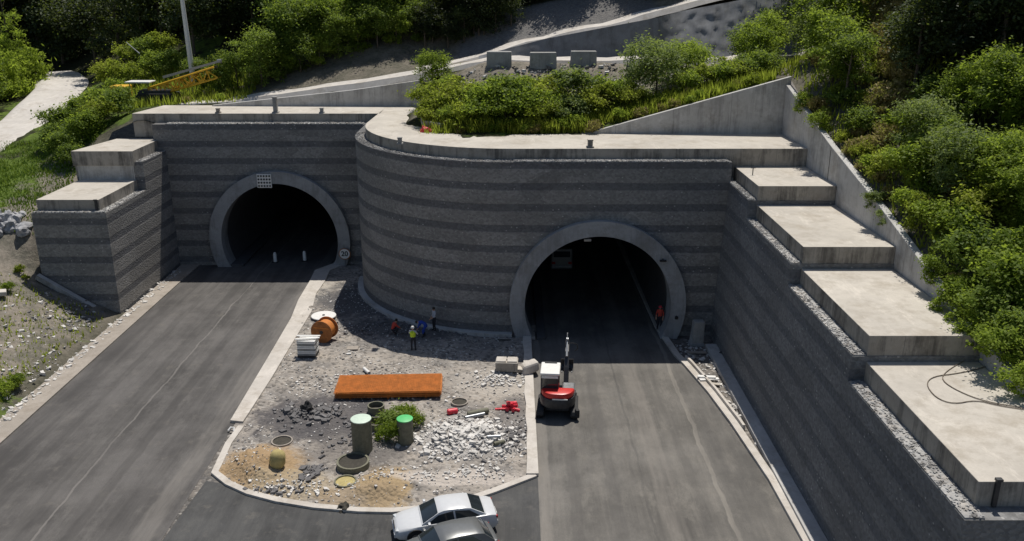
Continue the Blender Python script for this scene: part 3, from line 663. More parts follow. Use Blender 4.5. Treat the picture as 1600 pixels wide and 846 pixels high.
# cast retaining walls
wy = [20, 24, 30, 36.4, 44.1, 52.3, 62.2]; m = MB()
tag(MB().extr([(y, 6) for y in (20, 62.2)] + [(y, float(wall_top(y))) for y in wy[::-1]], 'x', XI, XI+.38).build('retaining_wall', M['wallc'], bevel=.03), 'long sloping pale concrete retaining wall above the four terraces', 'retaining wall')
tag(MB().extr([(5.5, ZS-.5), (XI+.38, ZS-.5), (XI+.38, 17.0), (5.5, ZS+.05)], 'y', 62.25, 62.63).build('retaining_wall', M['wallc'], bevel=.03), 'triangular concrete retaining wall descending left from the corner above the terraces', 'retaining wall')
tag(MB().extr([(-26.5, ZS-.4), (-7.0, ZS-.4), (-7.0, 15.35), (-14, 14.35), (-26.5, ZS+.08)], 'y', 77.0, 77.4).build('retaining_wall', M['wallc'], bevel=.03), 'tapering concrete retaining wall behind the middle of the upper slab', 'retaining wall')
pl = smooth_line([(-7.2, 76.6), (-7.3, 70), (-7.0, 66), (-6.4, 64), (-5.2, 62.9)])
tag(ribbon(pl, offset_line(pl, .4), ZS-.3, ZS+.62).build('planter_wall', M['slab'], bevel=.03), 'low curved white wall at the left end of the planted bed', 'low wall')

MB().box((XI-.004, 52.2, 11.6), (.012, .07, 4.0)).build('joint', M['dark'], bpy.data.objects['retaining_wall'])
pos = []
while len(pos) < 900:
    x, y = rs.uniform(-6, 17), rs.uniform(67, 74.6); pos.append((x, y, h(x, y)+.1))
tag(stones(pos[:450], [.1+.5*rs.rand()**3 for _ in pos[:450]], rs).build('rubble', M['stone']), 'loose pale stones on the bank below the concrete blocks', 'rubble', kind='stuff')
tag(stones(pos[450:], [.1+.5*rs.rand()**3 for _ in pos[450:]], rs).build('rubble', M['stoned']), 'loose dark stones on the bank below the concrete blocks', 'rubble', kind='stuff')
p0, p1 = AY(58, 432, YB-.35), AY(184, 503, YB-.45)
tag(MB().tube([p0, p1], .26, 4).build('kerb', M['wallc']), 'sloping concrete footing at the foot of the left wing wall', 'kerb', kind='structure')

pos = []
while len(pos) < 520:
    x, y = (rs.normal()*1.3-31.5, rs.normal()*2.0+57) if len(pos) < 260 else (rs.normal()*1.6-30.8, rs.normal()*3+49)
    if x < -28.9 and y < 59.2: pos.append((x, y, h(x, y)*0+max(.03, min(h(x, y), .06+max(0, -28.75-x)*.5))))
tag(stones(pos[:200], [.08+.3*rs.rand()**3 for _ in pos[:200]], rs).build('rubble', M['stoned']), 'dark rubble at the foot of the left wing wall', 'rubble', kind='stuff')
tag(stones(pos[200:], [.06+.24*rs.rand()**3 for _ in pos[200:]], rs).build('rubble', M['stone']), 'pale rubble on the bank below the left wing wall', 'rubble', kind='stuff')

# ------------------------------------------------------------------ cars
def car(name, label, loc, rz, paint, L=4.45, dents=False, hatch=False):
    t = thing(name, label, 'car', loc, rz)
    k = L/4.45
    # (x, half width, belt or deck height, bottom)
    ST_ = [(-2.22, .66, .80, .36), (-2.16, .76, .92, .28), (-1.95, .82, .985, .22), (-1.55, .845, 1.0, .2), (-.9, .86, .965, .2), (0, .865, .93, .2), (.75, .86, .90, .2), (1.25, .845, .865, .2), (1.75, .81, .79, .2), (2.05, .75, .71, .22), (2.17, .66, .63, .28), (2.22, .56, .56, .36)]
    if hatch: ST_[0] = (-2.2, .70, .9, .36); ST_[1] = (-2.12, .79, .97, .28)
    def sec(x, w_, zt, zb): 
        half = [(w_*.55, zb), (w_*.93, zb+.03), (w_, zb+.22*(zt-zb)), (w_*1.0, zb+.52*(zt-zb)), (w_*.985, zb+.80*(zt-zb)), (w_*.93, zt-.035), (w_*.80, zt), (w_*.4, zt+.018), (0, zt+.022)]
        return [(x*k, y, z) for y, z in half] + [(x*k, -y, z) for y, z in half[-2::-1]]
    m = MB(); vs = []; n = 17
    for s_ in ST_: vs += sec(*s_)
    fs = [(i*n+j, i*n+(j+1) % n, (i+1)*n+(j+1) % n, (i+1)*n+j) for i in range(len(ST_)-1) for j in range(n)] + [tuple(range(n)), tuple((len(ST_)-1)*n+j for j in range(n))[::-1]]
    m.add(vs, fs).build('body', paint, t, True)
    # cabin
    if hatch: CS = [(-2.0, .76, .74, .96, .99), (-1.55, .79, .62, .96, 1.36), (-1.2, .80, .60, .95, 1.43), (-.4, .81, .60, .93, 1.47), (.15, .81, .60, .92, 1.44), (.40, .81, .62, .91, 1.36), (1.12, .78, .74, .86, .90)]
    else: CS = [(-1.72, .74, .70, .98, 1.0), (-1.05, .78, .60, .96, 1.36), (-.75, .79, .585, .95, 1.405), (-.2, .80, .585, .93, 1.42), (.12, .80, .585, .92, 1.40), (.33, .80, .60, .91, 1.34), (1.08, .77, .72, .86, .90)]
    def cs(x, wb, wr, zb, zr):
        half = [(wb, zb-.05), (wb+(wr-wb)*.5, zb+(zr-zb)*.5), (wr+.03, zr-.07*(zr-zb)), (wr-.06, zr), (wr*.45, zr+.022), (0, zr+.03)]
        return [(x*k, y, z) for y, z in half] + [(x*k, -y, z) for y, z in half[-2::-1]]
    vs = []; q = 11
    for s_ in CS: vs += cs(*s_)
    fs = [(i*q+j, i*q+j+1, (i+1)*q+j+1, (i+1)*q+j) for i in range(len(CS)-1) for j in range(q-1)] + [tuple(range(q)), tuple((len(CS)-1)*q+j for j in range(q))[::-1]]
    MB().add(vs, fs).build('cabin', paint, t, True)
    def V(i, f, side):     # point on cabin side between stations at height fraction f
        x, wb, wr, zb, zr = CS[i]; return Vector((x*k, side*(wb+(wr+.03-wb)*f), zb-.03+(zr-.05-zb+.03)*f))
    def panel(name, pts, out, mat=M['glass'], par=t):
        o_ = Vector(out).normalized()*.012; pts = [Vector(p)+o_ for p in pts]; nn = len(pts)
        return MB().add([tuple(p) for p in pts]+[tuple(p-o_*1.6) for p in pts], [tuple(range(nn)), tuple(range(nn, 2*nn))[::-1]]+[(a, (a+1) % nn, nn+(a+1) % nn, nn+a) for a in range(nn)]).build(name, mat, par)
    def lerp(a, b, f): return Vector(a).lerp(Vector(b), f)
    e = len(CS)-1
    def glass(name, i0, i1, f0, f1, out):
        a0, a1 = cs(*CS[i0]), cs(*CS[i1]); o_ = Vector(out).normalized()*.012; vs = []
        for g in (f0, f1):
            for j_ in range(2, 9): vs.append(tuple(lerp(a0[j_], a1[j_], g)+o_-Vector((0, (.03 if j_ == 2 else -.03 if j_ == 8 else 0), 0))))
        return MB().add(vs, [(j_, j_+1, j_+8, j_+7) for j_ in range(6)]).build(name, M['glass'], t, True)
    glass('windscreen', e, e-1, .08, .95, (.6, 0, .8)); glass('rear_window', 0, 1, .12, .95, (-.5, 0, .8))
    for sd in (1, -1):
        def side(x0, x1, b0=.12, b1=.90):
            def at(x, f):
                x *= 1
                for i in range(len(CS)-1):
                    if CS[i][0] <= x <= CS[i+1][0]:
                        g = (x-CS[i][0])/(CS[i+1][0]-CS[i][0]); return V(i, f, sd).lerp(V(i+1, f, sd), g)
                return V(0, f, sd)
            return at
        at = side(0, 0)
        panel('side_window', [at(-.32, .12), at(.90, .2), at(.36, .86), at(-.28, .90)] if sd > 0 else [at(-.28, .90), at(.36, .86), at(.90, .2), at(-.32, .12)], (0, sd, .25))
        panel('side_window', [at(-1.42, .3), at(-.40, .12), at(-.36, .90), at(-1.0, .86)] if sd > 0 else [at(-1.0, .86), at(-.36, .90), at(-.40, .12), at(-1.42, .3)], (0, sd, .25))
        mr = MB().box((.78*k, sd*.93, .98), (.12, .2, .13)); mr.build('mirror', paint, t, bevel=.03)
        for x_ in (-.25, -1.15): MB().box((x_*k, sd*.862, .80), (.18, .03, .03)).build('door_handle', M['dark'], t)
        MB().box((.05*k, sd*.868, .50), (2.3, .02, .05)).build('side_moulding', M['dark'], t)
        hl = MB().box((2.08*k, sd*.53, .63), (.16, .30, .13), rz=-sd*.35); hl.build('headlight', M['lampw'], t, bevel=.03)
        MB().box((-2.14*k, sd*.60, .80), (.12, .30, .14), rz=sd*.3).build('tail_light', M['lampr'], t, bevel=.03)
        for x_ in (1.35, -1.32):
            mm = Matrix.Rotation(PI/2, 3, 'X')
            MB().lathe([(.40, -.10), (.40, .095)], (x_*k, sd*.77, .345), 24, mm).build('wheel_arch', M['black'], t)
            wv = MB().lathe([(.22, -.10), (.29, -.11), (.315, -.07), (.315, .07), (.29, .11), (.22, .10)], (x_*k, sd*.775, .315), 28, mm).build('wheel', M['black'], t, True)
            MB().lathe([(.21, -.02), (.21, .02), (.17, .03 if sd < 0 else .02), (.05, .0)], (x_*k, sd*.865, .315), 20, mm).build('rim', M['steel'], wv, True)
    MB().box((2.2*k, 0, .38), (.12, 1.2, .2)).build('bumper', M['dark'] if dents else paint, t, bevel=.04)
    MB().box((-2.2*k, 0, .45), (.12, 1.3, .22)).build('bumper', M['dark'] if dents else paint, t, bevel=.04)
    MB().box((2.19*k, 0, .58), (.08, .62, .10)).build('grille', M['black'], t, bevel=.01)
    MB().box((-2.265*k, 0, .62), (.02, .52, .12)).build('number_plate', M['white'], t)
    return t
car('parked_car', 'silver white saloon car parked against the lower kerb of the gravel island', (-3.0, 33.1, .012), PI+R(13), M['silver'], 4.55)
g_ = car('parked_car', 'dark grey hatchback car parked in front of the silver white saloon', (-2.75, 31.0, .012), PI+R(20), M['greyc'], 4.2, True, True)
for i in range(4): pass

# ------------------------------------------------------------------ mini excavator
def excavator():
    q = G(876, 655); t = thing('excavator', 'red and black mini excavator with white cab roof standing on the right road', 'excavator', (q.x-.12, q.y+.95, .008), R(-5))
    for sd in (-1, 1):
        pr = [(-1.15, .30), (-1.05, .08), (-.8, .0), (.8, .0), (1.05, .08), (1.15, .30), (1.05, .5), (.8, .58), (-.8, .58), (-1.05, .5)]
        MB().extr(pr, 'x', sd*.95-.2, sd*.95+.2).build('track', M['black'], t, bevel=.03)
        MB().box((sd*.95, 0, .30), (.30, 1.5, .22)).build('track_frame', M['dark'], t, bevel=.03)
    MB().box((0, 0, .42), (1.4, 1.1, .3)).build('undercarriage', M['dark'], t, bevel=.04)
    MB().lathe([(.5, .5), (.5, .78)], n=24).build('turntable', M['dark'], t)
    def pl(rb, rf, w_, n=20): return [(-w_, rf)] + [(-w_*math.cos(a)**.7 if math.cos(a) > 0 else w_*abs(math.cos(a))**.7, -rb*math.sin(a)**.8) for a in [PI*k/n for k in range(1, n)]] + [(w_, rf)]
    deck = pl(1.25, .95, 1.0)
    MB().prism(deck, .76, .92).build('deck', M['dark'], t, bevel=.03)
    MB().prism([(x*1.02, y*1.02) for x, y in deck if y < .2] , .80, 1.32).build('counterweight', M['dark'], t, True, bevel=.07)
    MB().prism([(x*.97, y*.97) for x, y in deck if y < .2], 1.28, 1.66).build('engine_cover', M['red'], t, True, bevel=.13)
    MB().box((.15, -1.235, 1.34), (.85, .03, .07)).build('stripe', M['white'], t)
    MB().prism([(.22, -.75), (.95, -.6), (.95, .72), (.22, .72)], .92, 1.5).build('tank_cover', M['steel'], t, bevel=.08)
    # cab
    cx0, cx1, cy0, cy1 = -.97, .06, -.55, .95
    for x_ in (cx0+.05, cx1-.05):
        for y_ in (cy0+.05, cy1-.05): MB().box((x_, y_, 1.68), (.09, .09, 1.6)).build('cab_pillar', M['dark'], t)
    MB().box(((cx0+cx1)/2, (cy0+cy1)/2, 1.15), (cx1-cx0-.04, cy1-cy0-.04, .55)).build('cab_base', M['red'], t, bevel=.03)
    MB().box(((cx0+cx1)/2, (cy0+cy1)/2, 2.52), (cx1-cx0+.06, cy1-cy0+.06, .16)).build('cab_roof', M['white'], t, bevel=.05)
    MB().box(((cx0+cx1)/2, cy1-.1, 2.62), (.7, .12, .07)).build('roof_lamp_bar', M['dark'], t, bevel=.01)
    for c_, d_ in ((((cx0+cx1)/2, cy0+.04, 1.93), (cx1-cx0-.18, .02, .98)), (((cx0+cx1)/2, cy1-.04, 1.93), (cx1-cx0-.18, .02, .98)), ((cx0+.04, (cy0+cy1)/2, 1.93), (.02, cy1-cy0-.2, .98)), ((cx1-.04, (cy0+cy1)/2, 1.93), (.02, cy1-cy0-.2, .98))):
        MB().box(c_, d_).build('cab_window', M['glass'], t)
    MB().box(((cx0+cx1)/2, cy0-.002, 2.36), (cx1-cx0-.1, .05, .14)).build('cab_rear_frame', M['white'], t)
    MB().box((-.45, .15, 1.6), (.45, .45, .5)).build('seat', M['black'], t, bevel=.05)
    # boom, arm, bucket
    bx = .42
    MB().box((bx, 1.0, 1.0), (.42, .5, .55)).build('swing_bracket', M['dark'], t, bevel=.05)
    b = [(bx, 1.05, 1.15), (bx, 1.55, 2.0), (bx, 2.1, 2.75), (bx, 2.75, 3.05)]
    MB().tube(b, [.19, .20, .17, .13], 4).build('boom', M['dark'], t, bevel=.02)
    MB().tube([(bx, 1.35, 1.15), (bx, 1.85, 2.05)], [.085, .06], 10).build('boom_cylinder', M['steel'], t, True)
    MB().tube([(bx, 1.75, 2.62), (bx, 2.75, 3.36)], [.085, .055], 10).build('arm_cylinder', M['steel'], t, True)
    MB().tube([(bx, 2.6, 3.42), (bx, 2.85, 2.95), (bx, 3.4, 1.7)], [.10, .17, .10], 4).build('arm', M['steel'], t, bevel=.02)
    MB().tube([(bx, 2.62, 3.42), (bx, 2.62, 3.75)], .025, 6).build('work_lamp', M['white'], t)
    bk = [(3.35, 1.75), (3.75, 1.6), (3.85, 1.25), (3.65, .95), (3.3, .95), (3.12, 1.1), (3.45, 1.12), (3.6, 1.3), (3.5, 1.5)]
    bm_ = MB().extr(bk, 'x', bx-.38, bx+.38).build('bucket', M['dark'], t, bevel=.02)
    for k in range(4): MB().box((bx-.3+.2*k, 3.06, 1.06), (.07, .2, .05)).build('bucket_tooth', M['steel'], bm_)
    pts = [(bx+.25+.38*math.sin(a), 2.2+.5*(a/PI), 2.95+.35*math.cos(a)) for a in np.linspace(-.2, 2.6, 9)]
    MB().tube(pts, .025, 6).build('hose', M['black'], t)
    # dozer blade at the front
    for sd in (-.6, .6): MB().tube([(sd, .4, .35), (sd*1.1, 1.5, .3)], .07, 6).build('blade_arm', M['steel'], t)
    MB().extr([(1.52, .02), (1.6, .02), (1.68, .2), (1.62, .42), (1.54, .42), (1.6, .2)], 'x', -1.05, 1.05).build('blade', M['dark'], t)
    MB().box((1.12, -1.0, .42), (.22, .3, .5), rz=.3).build('step', M['black'], t, bevel=.05)
    return t
excavator()

# ------------------------------------------------------------------ people
STAND = dict(pel=(0, 0, .95), sp=(0, .01, 1.14), ch=(0, 0, 1.36), nk=(0, .01, 1.50), hd=(0, .03, 1.60), ht=(0, .025, 1.73), ns=(0, .135, 1.60),
    sl=(-.18, 0, 1.43), el=(-.25, -.01, 1.15), wl=(-.24, .14, .93), sr=(.18, 0, 1.43), er=(.25, -.01, 1.15), wr=(.24, .14, .93),
    hl=(-.10, 0, .90), kl=(-.11, .03, .50), al=(-.11, -.03, .09), tl=(-.13, .15, .04), hr=(.10, 0, .90), kr=(.12, .04, .50), ar=(.13, 0, .09), tr=(.15, .18, .04))
def pose(**k): d = dict(STAND); d.update(k); return d
BEND = pose(pel=(0, -.22, .88), sp=(0, -.08, 1.02), ch=(0, .16, 1.10), nk=(0, .30, 1.10), hd=(0, .40, 1.06), ht=(0, .50, 1.04), ns=(0, .40, .95), sl=(-.18, .2, 1.08), el=(-.22, .28, .80), wl=(-.14, .42, .55), sr=(.18, .2, 1.08), er=(.22, .28, .80), wr=(.14, .42, .55), hl=(-.10, -.2, .85), kl=(-.13, .02, .48), al=(-.13, -.1, .09), tl=(-.15, .08, .04), hr=(.10, -.2, .85), kr=(.14, .02, .48), ar=(.14, -.06, .09), tr=(.16, .12, .04))
CROUCH = pose(pel=(0, -.16, .34), sp=(0, -.08, .52), ch=(0, .06, .72), nk=(0, .14, .84), hd=(0, .19, .93), ht=(0, .22, 1.05), ns=(0, .29, .91), sl=(-.18, .06, .78), el=(-.26, .26, .56), wl=(-.12, .44, .42), sr=(.18, .06, .78), er=(.26, .26, .56), wr=(.12, .44, .38), hl=(-.10, -.12, .33), kl=(-.2, .26, .46), al=(-.15, .0, .09), tl=(-.17, .18, .04), hr=(.10, -.12, .33), kr=(.2, .26, .46), ar=(.15, .0, .09), tr=(.17, .18, .04))
REACH = pose(el=(-.30, .14, 1.20), wl=(-.20, .36, 1.20), er=(.30, .12, 1.18), wr=(.18, .36, 1.12))
RADI = dict(pel=.145, sp=.135, ch=.155, nk=.062, hd=.088, ht=.075, ns=.012, sl=.075, sr=.075, el=.05, er=.05, wl=.034, wr=.034, hl=.105, hr=.105, kl=.065, kr=.065, al=.048, ar=.048, tl=.038, tr=.038)
def person(label, loc, rz, P_, top, legs, helmet=None, vest=None):
    t = thing('person', label, 'person', loc, rz)
    nm = list(P_); vs = [Vector(P_[k]) for k in nm]; ix = {k: i for i, k in enumerate(nm)}
    ed = [('pel', 'sp'), ('sp', 'ch'), ('ch', 'nk'), ('nk', 'hd'), ('hd', 'ht'), ('hd', 'ns'), ('ch', 'sl'), ('sl', 'el'), ('el', 'wl'), ('ch', 'sr'), ('sr', 'er'), ('er', 'wr'), ('pel', 'hl'), ('hl', 'kl'), ('kl', 'al'), ('al', 'tl'), ('pel', 'hr'), ('hr', 'kr'), ('kr', 'ar'), ('ar', 'tr')]
    es = [(ix[a], ix[b]) for a, b in ed]; rad = [RADI[k] for k in nm]; kind = [('skin' if k in ('hd', 'ht', 'ns', 'wl', 'wr') else 'boot' if k in ('tl', 'tr', 'al', 'ar') else 'leg' if k in ('pel', 'hl', 'hr', 'kl', 'kr') else 'top') for k in nm]
    for sd in ('l', 'r'):
        d = (Vector(P_['w'+sd])-Vector(P_['e'+sd])).normalized(); sx = Vector((1, 0, 0)); b0 = ix['w'+sd]
        for k in range(5):
            ofs = sx*(.022*(k-1.5) if k < 4 else (.055 if sd == 'l' else -.055)); ln = (.155, .175, .165, .14, .09)[k]
            a = len(vs); vs.append(vs[b0]+d*.07*(1 if k < 4 else .5)+ofs); vs.append(vs[b0]+d*ln+ofs*1.2+Vector((0, .02, -.02))); rad += [.010, .008]; kind += ['skin', 'skin']; es += [(b0, a), (a, a+1)]
    me = bpy.data.meshes.new('body'); me.from_pydata([tuple(v) for v in vs], es, []); me.update()
    o = bpy.data.objects.new('body', me); C.objects.link(o); md = o.modifiers.new('skin', 'SKIN'); 
    for i, sv in enumerate(me.skin_vertices[0].data): sv.radius = (rad[i], rad[i]*(.72 if nm[i] in ('pel', 'sp', 'ch') else 1) if i < len(nm) else rad[i]); sv.use_root = (i == 0)
    sb = o.modifiers.new('sub', 'SUBSURF'); sb.levels = 1; sb.render_levels = 1
    dg = bpy.context.evaluated_depsgraph_get(); dg.update(); nm_ = bpy.data.meshes.new_from_object(o.evaluated_get(dg)); o.modifiers.clear(); o.data = nm_; nm_.name = 'body'
    mats = {'skin': M['skin'], 'boot': M['black'], 'leg': legs, 'top': top}; order = list(mats)
    nm_.materials.clear()
    for q in order: nm_.materials.append(mats[q])
    mid = [(vs[a].lerp(vs[b], f), kind[a] if f < .5 else kind[b]) for a, b in es for f in (0, .25, .5, .75, 1)]
    for p in nm_.polygons:
        p.material_index = order.index(min(mid, key=lambda q: (q[0]-p.center).length)[1]); p.use_smooth = True
    o.parent = t
    hd, ht = Vector(P_['hd']), Vector(P_['ht']); ax = (ht-hd).normalized(); rot = Vector((0, 0, 1)).rotation_difference(ax).to_matrix(); hc = hd.lerp(ht, .45)
    if helmet: MB().lathe([(.135, .0), (.118, .012), (.112, .06), (.085, .11), (.03, .135)], hc, 16, rot).build('helmet', helmet, t, True)
    else: MB().lathe([(.098, -.03), (.106, .04), (.09, .10), (.04, .125)], hc-Vector(P_['ns']).lerp(hd, .5)*0+ (hd-Vector(P_['ns'])).normalized()*.015, 14, rot).build('hair', M['hair'], t, True)
    if vest:
        pts = [Vector(P_['pel']).lerp(Vector(P_['sp']), .5), Vector(P_['sp']), Vector(P_['ch']), Vector(P_['ch']).lerp(Vector(P_['nk']), .75)]
        MB().tube(pts, [.185, .185, .205, .10], 14).build('vest', vest, t, True)
    # eyes
    f = (Vector(P_['ns'])-hd).normalized(); s_ = ax.cross(f)
    for sd in (-1, 1): MB().lathe([(.004, -.008), (.012, 0), (.004, .008)], hd+f*.085+s_*sd*.034+ax*.03, 8).build('eye', M['black'], t)
    return t
def gz(px, py): q = G(px, py, .1); return (q.x, q.y, isl_z(q.x, q.y) if in_poly(q.x, q.y, isl) else .0)
person('person in dark trousers and yellow high visibility vest standing on the rubble with back turned', gz(646, 548), R(-10), REACH, M['clgrey'], M['cldark'], M['white'], M['hiviz'])
person('person in pale grey shirt and dark trousers standing beside the curved stone wall', gz(679, 519), R(120), pose(el=(-.28, .1, 1.18), wl=(-.2, .30, 1.05)), M['clgrey'], M['cldark'])
person('person in blue overalls bending down between two coworkers on the rubble', gz(662, 527), R(75), BEND, M['clblue'], M['clblue'])
person('person in red jacket crouching on the shaded rubble', gz(616, 524), R(-60), CROUCH, M['clred'], M['cldark'])
person('person in red top standing just inside the right tunnel beside its kerb', (XA(1031, 56.3, 1), 56.3, .17), R(160), STAND, M['clred'], M['cldark'], M['redp'])

# ------------------------------------------------------------------ things on the island
def onisl(px, py): q = G(px, py, .12); return (q.x, q.y, isl_z(q.x, q.y))
def ring_thing(label, px, py, r, hgt, mat, inner=M['hole'], lid=None, cat='pipe', name='drain_pipe', wall=.07, rz=0):
    t = thing(name, label, cat, onisl(px, py))
    MB().lathe([(r, -.12), (r, hgt), (r-wall, hgt), (r-wall, -.1)], n=28).build('pipe_wall', mat, t, True)
    if lid: MB().lathe([(r*.99, hgt+.004), (r*1.02, hgt+.02), (r*1.02, hgt+.06), (r*.9, hgt+.085)], n=28).build('lid', lid, t, True)
    else: MB().lathe([(r-wall-.005, hgt-.32 if hgt > .4 else hgt-.1), (r-wall-.005, hgt-.3 if hgt > .4 else hgt-.06)], n=28).build('soil_fill', inner, t)
    return t
ring_thing('tall olive drain pipe with pale mint lid standing upright on the island', 567, 706, .52, 1.75, M['olive'], lid=M['mint'])
ring_thing('short olive drain pipe with bright green lid standing upright beside the weeds', 634, 692, .42, 1.35, M['olive'], lid=M['green'])
ring_thing('open brown drain pipe directly behind the mint lidded pipe', 588, 672, .50, .55, M['olive'])
ring_thing('open drain pipe close to the stack of rusty mesh sheets', 588, 645, .48, .45, M['olive'])
ring_thing('wide open manhole ring in front of the mint lidded pipe', 552, 728, .82, .32, M['olive'], wall=.1, cat='manhole', name='manhole_ring')
ring_thing('small buried manhole ring just below the wide open one', 540, 755, .55, .10, M['olive'], inner=M['bag'], cat='manhole', name='manhole_ring')
ring_thing('sunken concrete manhole ring near the ochre sand heap', 441, 692, .56, .12, M['drain'], cat='manhole', name='manhole_ring')
ring_thing('open manhole in the rubble right of the rusty mesh sheets', 718, 631, .50, .10, M['drain'], cat='manhole', name='manhole_ring')
# rusty welded mesh sheets
q = onisl(607, 623); t = thing('mesh_stack', 'stack of rusty orange welded mesh sheets lying flat on the island', 'mesh sheets', (q[0]-.05, q[1]+1.0, q[2]+.02), R(2.5))
for i in range(9):
    m = MB(); z = .16+.045*i; dx, dy = rnd.uniform(-.06, .06), rnd.uniform(-.05, .05)
    for k in range(61): m.box((-3+.1*k+dx+.011*i+rnd.uniform(-.015, .015), dy, z), (.026, 2.3+rnd.uniform(0, .08), .018))
    for k in range(24): m.box((dx, -1.15+.1*k+dy, z+.02), (6.1+rnd.uniform(0, .1), .03, .018))
    m.build('mesh_sheet', M['rust'], t)
for x_ in (-2.2, 0, 2.2): MB().box((x_, 0, .07), (.12, 2.2, .14)).build('timber_bearer', M['rustw'], t)
# cable drum and its flange
q = onisl(507, 534); t = thing('cable_drum', 'rust orange wooden cable drum standing on its rim by the pale disc', 'cable drum', (q[0], q[1]+.3, q[2]+.77), R(-14))
mm = Matrix.Rotation(PI/2, 3, 'X')
MB().lathe([(.78, -.5), (.78, -.43), (.2, -.43)], n=30, m=mm).build('flange', M['rustw'], t); MB().lathe([(.78, .5), (.78, .43), (.2, .43)], n=30, m=mm).build('flange', M['rustw'], t)
MB().lathe([(.62, -.44), (.62, .44)], n=30, m=mm).build('cable_winding', M['rust'], t, True)
MB().lathe([(.12, -.02), (.12, .02)], (0, -.515, 0), 14, mm).build('hub', M['dark'], t)
MB().box((0, -.512, .3), (1.1, .03, .09)).build('plank', M['rust'], t)
q = onisl(506, 497); t = thing('drum_flange', 'large pale wooden disc lying flat behind the orange cable drum', 'wooden disc', (q[0], q[1], q[2]+.25))
MB().lathe([(.02, -.03), (.88, -.03), (.9, 0), (.88, .03), (.07, .03)], n=32).build('disc', M['white'], t); MB().lathe([(.1, .031), (.1, .07)], n=12).build('bolt', M['dark'], t); MB().box((0, 0, -.14), (.9, .9, .22)).build('support', M['timber'], t)
# stack of pale panels
q = onisl(480, 560); t = thing('panel_stack', 'square stack of pale grey panels on a pallet beside the white kerb', 'panel stack', (q[0], q[1]+.45, q[2]), R(-3))
MB().box((0, 0, .08), (1.15, 1.0, .12)).build('pallet', M['dark'], t)
for i in range(9): MB().box((rnd.uniform(-.02, .02), rnd.uniform(-.02, .02), .21+.115*i), (1.18, .95, .09), rz=rnd.uniform(-.02, .02)).build('panel', M['white'] if i % 3 else M['block'], t, bevel=.01)
for i, (y_, a) in enumerate(((-.22, .17), (.12, -.02))):
    o = MB().box((0, 0, 0), (1.55, .17, .05)).build('plank', M['white'], bevel=.01); o.location = (q[0]+.05, q[1]+.45+y_, q[2]+1.27+.052*i); o.rotation_euler = (0, 0, a)
    tag(o, ('slanting white plank lying across the top of the pale panel stack', 'straight white plank under the slanting one on the panel stack')[i], 'plank')
# concrete boxes at the end of the right kerb
q = onisl(792, 588); t = thing('concrete_chamber', 'pale concrete drain chamber with two lids beside the right kerb', 'concrete chamber', (q[0], q[1]+.4, q[2]+.02), R(-3))
MB().box((0, 0, .33), (1.35, .85, .62), taper=1.03).build('chamber_body', M['slab'], t, bevel=.05)
for x_ in (-.34, .34): MB().box((x_, .02, .68), (.62, .74, .08)).build('lid', M['kerb'], t, bevel=.03)
MB().box((0, .05, .645), (1.15, .2, .02)).build('slot', M['dark'], t)
o = stones([(0, 0, .45)], [1.5], np.random.RandomState(8)).build('concrete_lump', M['kerb'], bevel=.16); o.location = onisl(827, 581); tag(o, 'rounded white concrete lump at the far end of the right kerb', 'concrete lump')
o = stones([(0, 0, .2)], [.9], np.random.RandomState(5)).build('concrete_lump', M['slab'], bevel=.05); o.location = onisl(812, 583); tag(o, 'broken concrete piece between the drain chamber and the rounded lump', 'concrete lump')
# red fittings
q = onisl(800, 640); t = thing('pipe_fittings', 'heap of red plastic pipe fittings beside the right kerb', 'pipe fittings', q)
for i in range(7):
    a = rnd.uniform(0, 6.3); x_, y_ = rnd.uniform(-.4, .45), rnd.uniform(-.35, .35); z_ = .12+.09*(i % 4)
    d = Vector((math.cos(a), math.sin(a), rnd.uniform(-.1, .35)))*.32
    MB().tube([Vector((x_, y_, z_))-d, Vector((x_, y_, z_)), Vector((x_, y_, z_))+Vector((-d.y, d.x, d.z))*.9], [.11, .10, .11], 10).build('fitting', M['redp'], t, True)
MB().box((-.62, .02, .08), (.7, .14, .1), rz=.1).build('fitting', M['redp'], t, bevel=.02)
q = onisl(707, 648); t = thing('fuel_can', 'small red plastic can lying near the open manhole', 'can', (q[0], q[1], q[2]+.16), R(20)); 
MB().lathe([(.12, -.3), (.17, -.25), (.17, .25), (.12, .3)], n=16, m=Matrix.Rotation(PI/2, 3, 'Y')).build('can_body', M['redp'], t, True); MB().lathe([(.05, .3), (.05, .38)], n=10, m=Matrix.Rotation(PI/2, 3, 'Y')).build('cap', M['dark'], t)
for i, (px, py, a, l, mt, lb) in enumerate(((742, 656, .42, 1.15, 'steel', 'grey pipe lying at an angle on the rubble beside the red can'), (772, 697, .1, .7, 'steel', 'short grey pipe lying on the dark gravel near the right kerb'), (780, 702, .5, .6, 'olive', 'short brown pipe lying against the short grey pipe'), (573, 582, -1.0, .8, 'white', 'short white pipe lying behind the rusty mesh sheets'))):
    o = MB().lathe([(.11, -l/2), (.11, l/2), (.085, l/2), (.085, -l/2)], n=14, m=Matrix.Rotation(PI/2, 3, 'Y')).build('pipe', M[mt], None, True); q = onisl(px, py); o.location = (q[0], q[1], q[2]+.13); o.rotation_euler = (0, 0, a); tag(o, lb, 'pipe')
o = MB().lathe([(.14, -.62), (.17, -.55), (.17, .55), (.14, .62)], n=12, m=Matrix.Rotation(PI/2, 3, 'Y')).build('pipe', M['olive'], None, True); q = onisl(744, 653); o.location = (q[0]+.1, q[1]+.22, q[2]+.15); o.rotation_euler = (0, 0, .42); tag(o, 'dark brown pipe lying just behind the angled grey pipe', 'pipe')
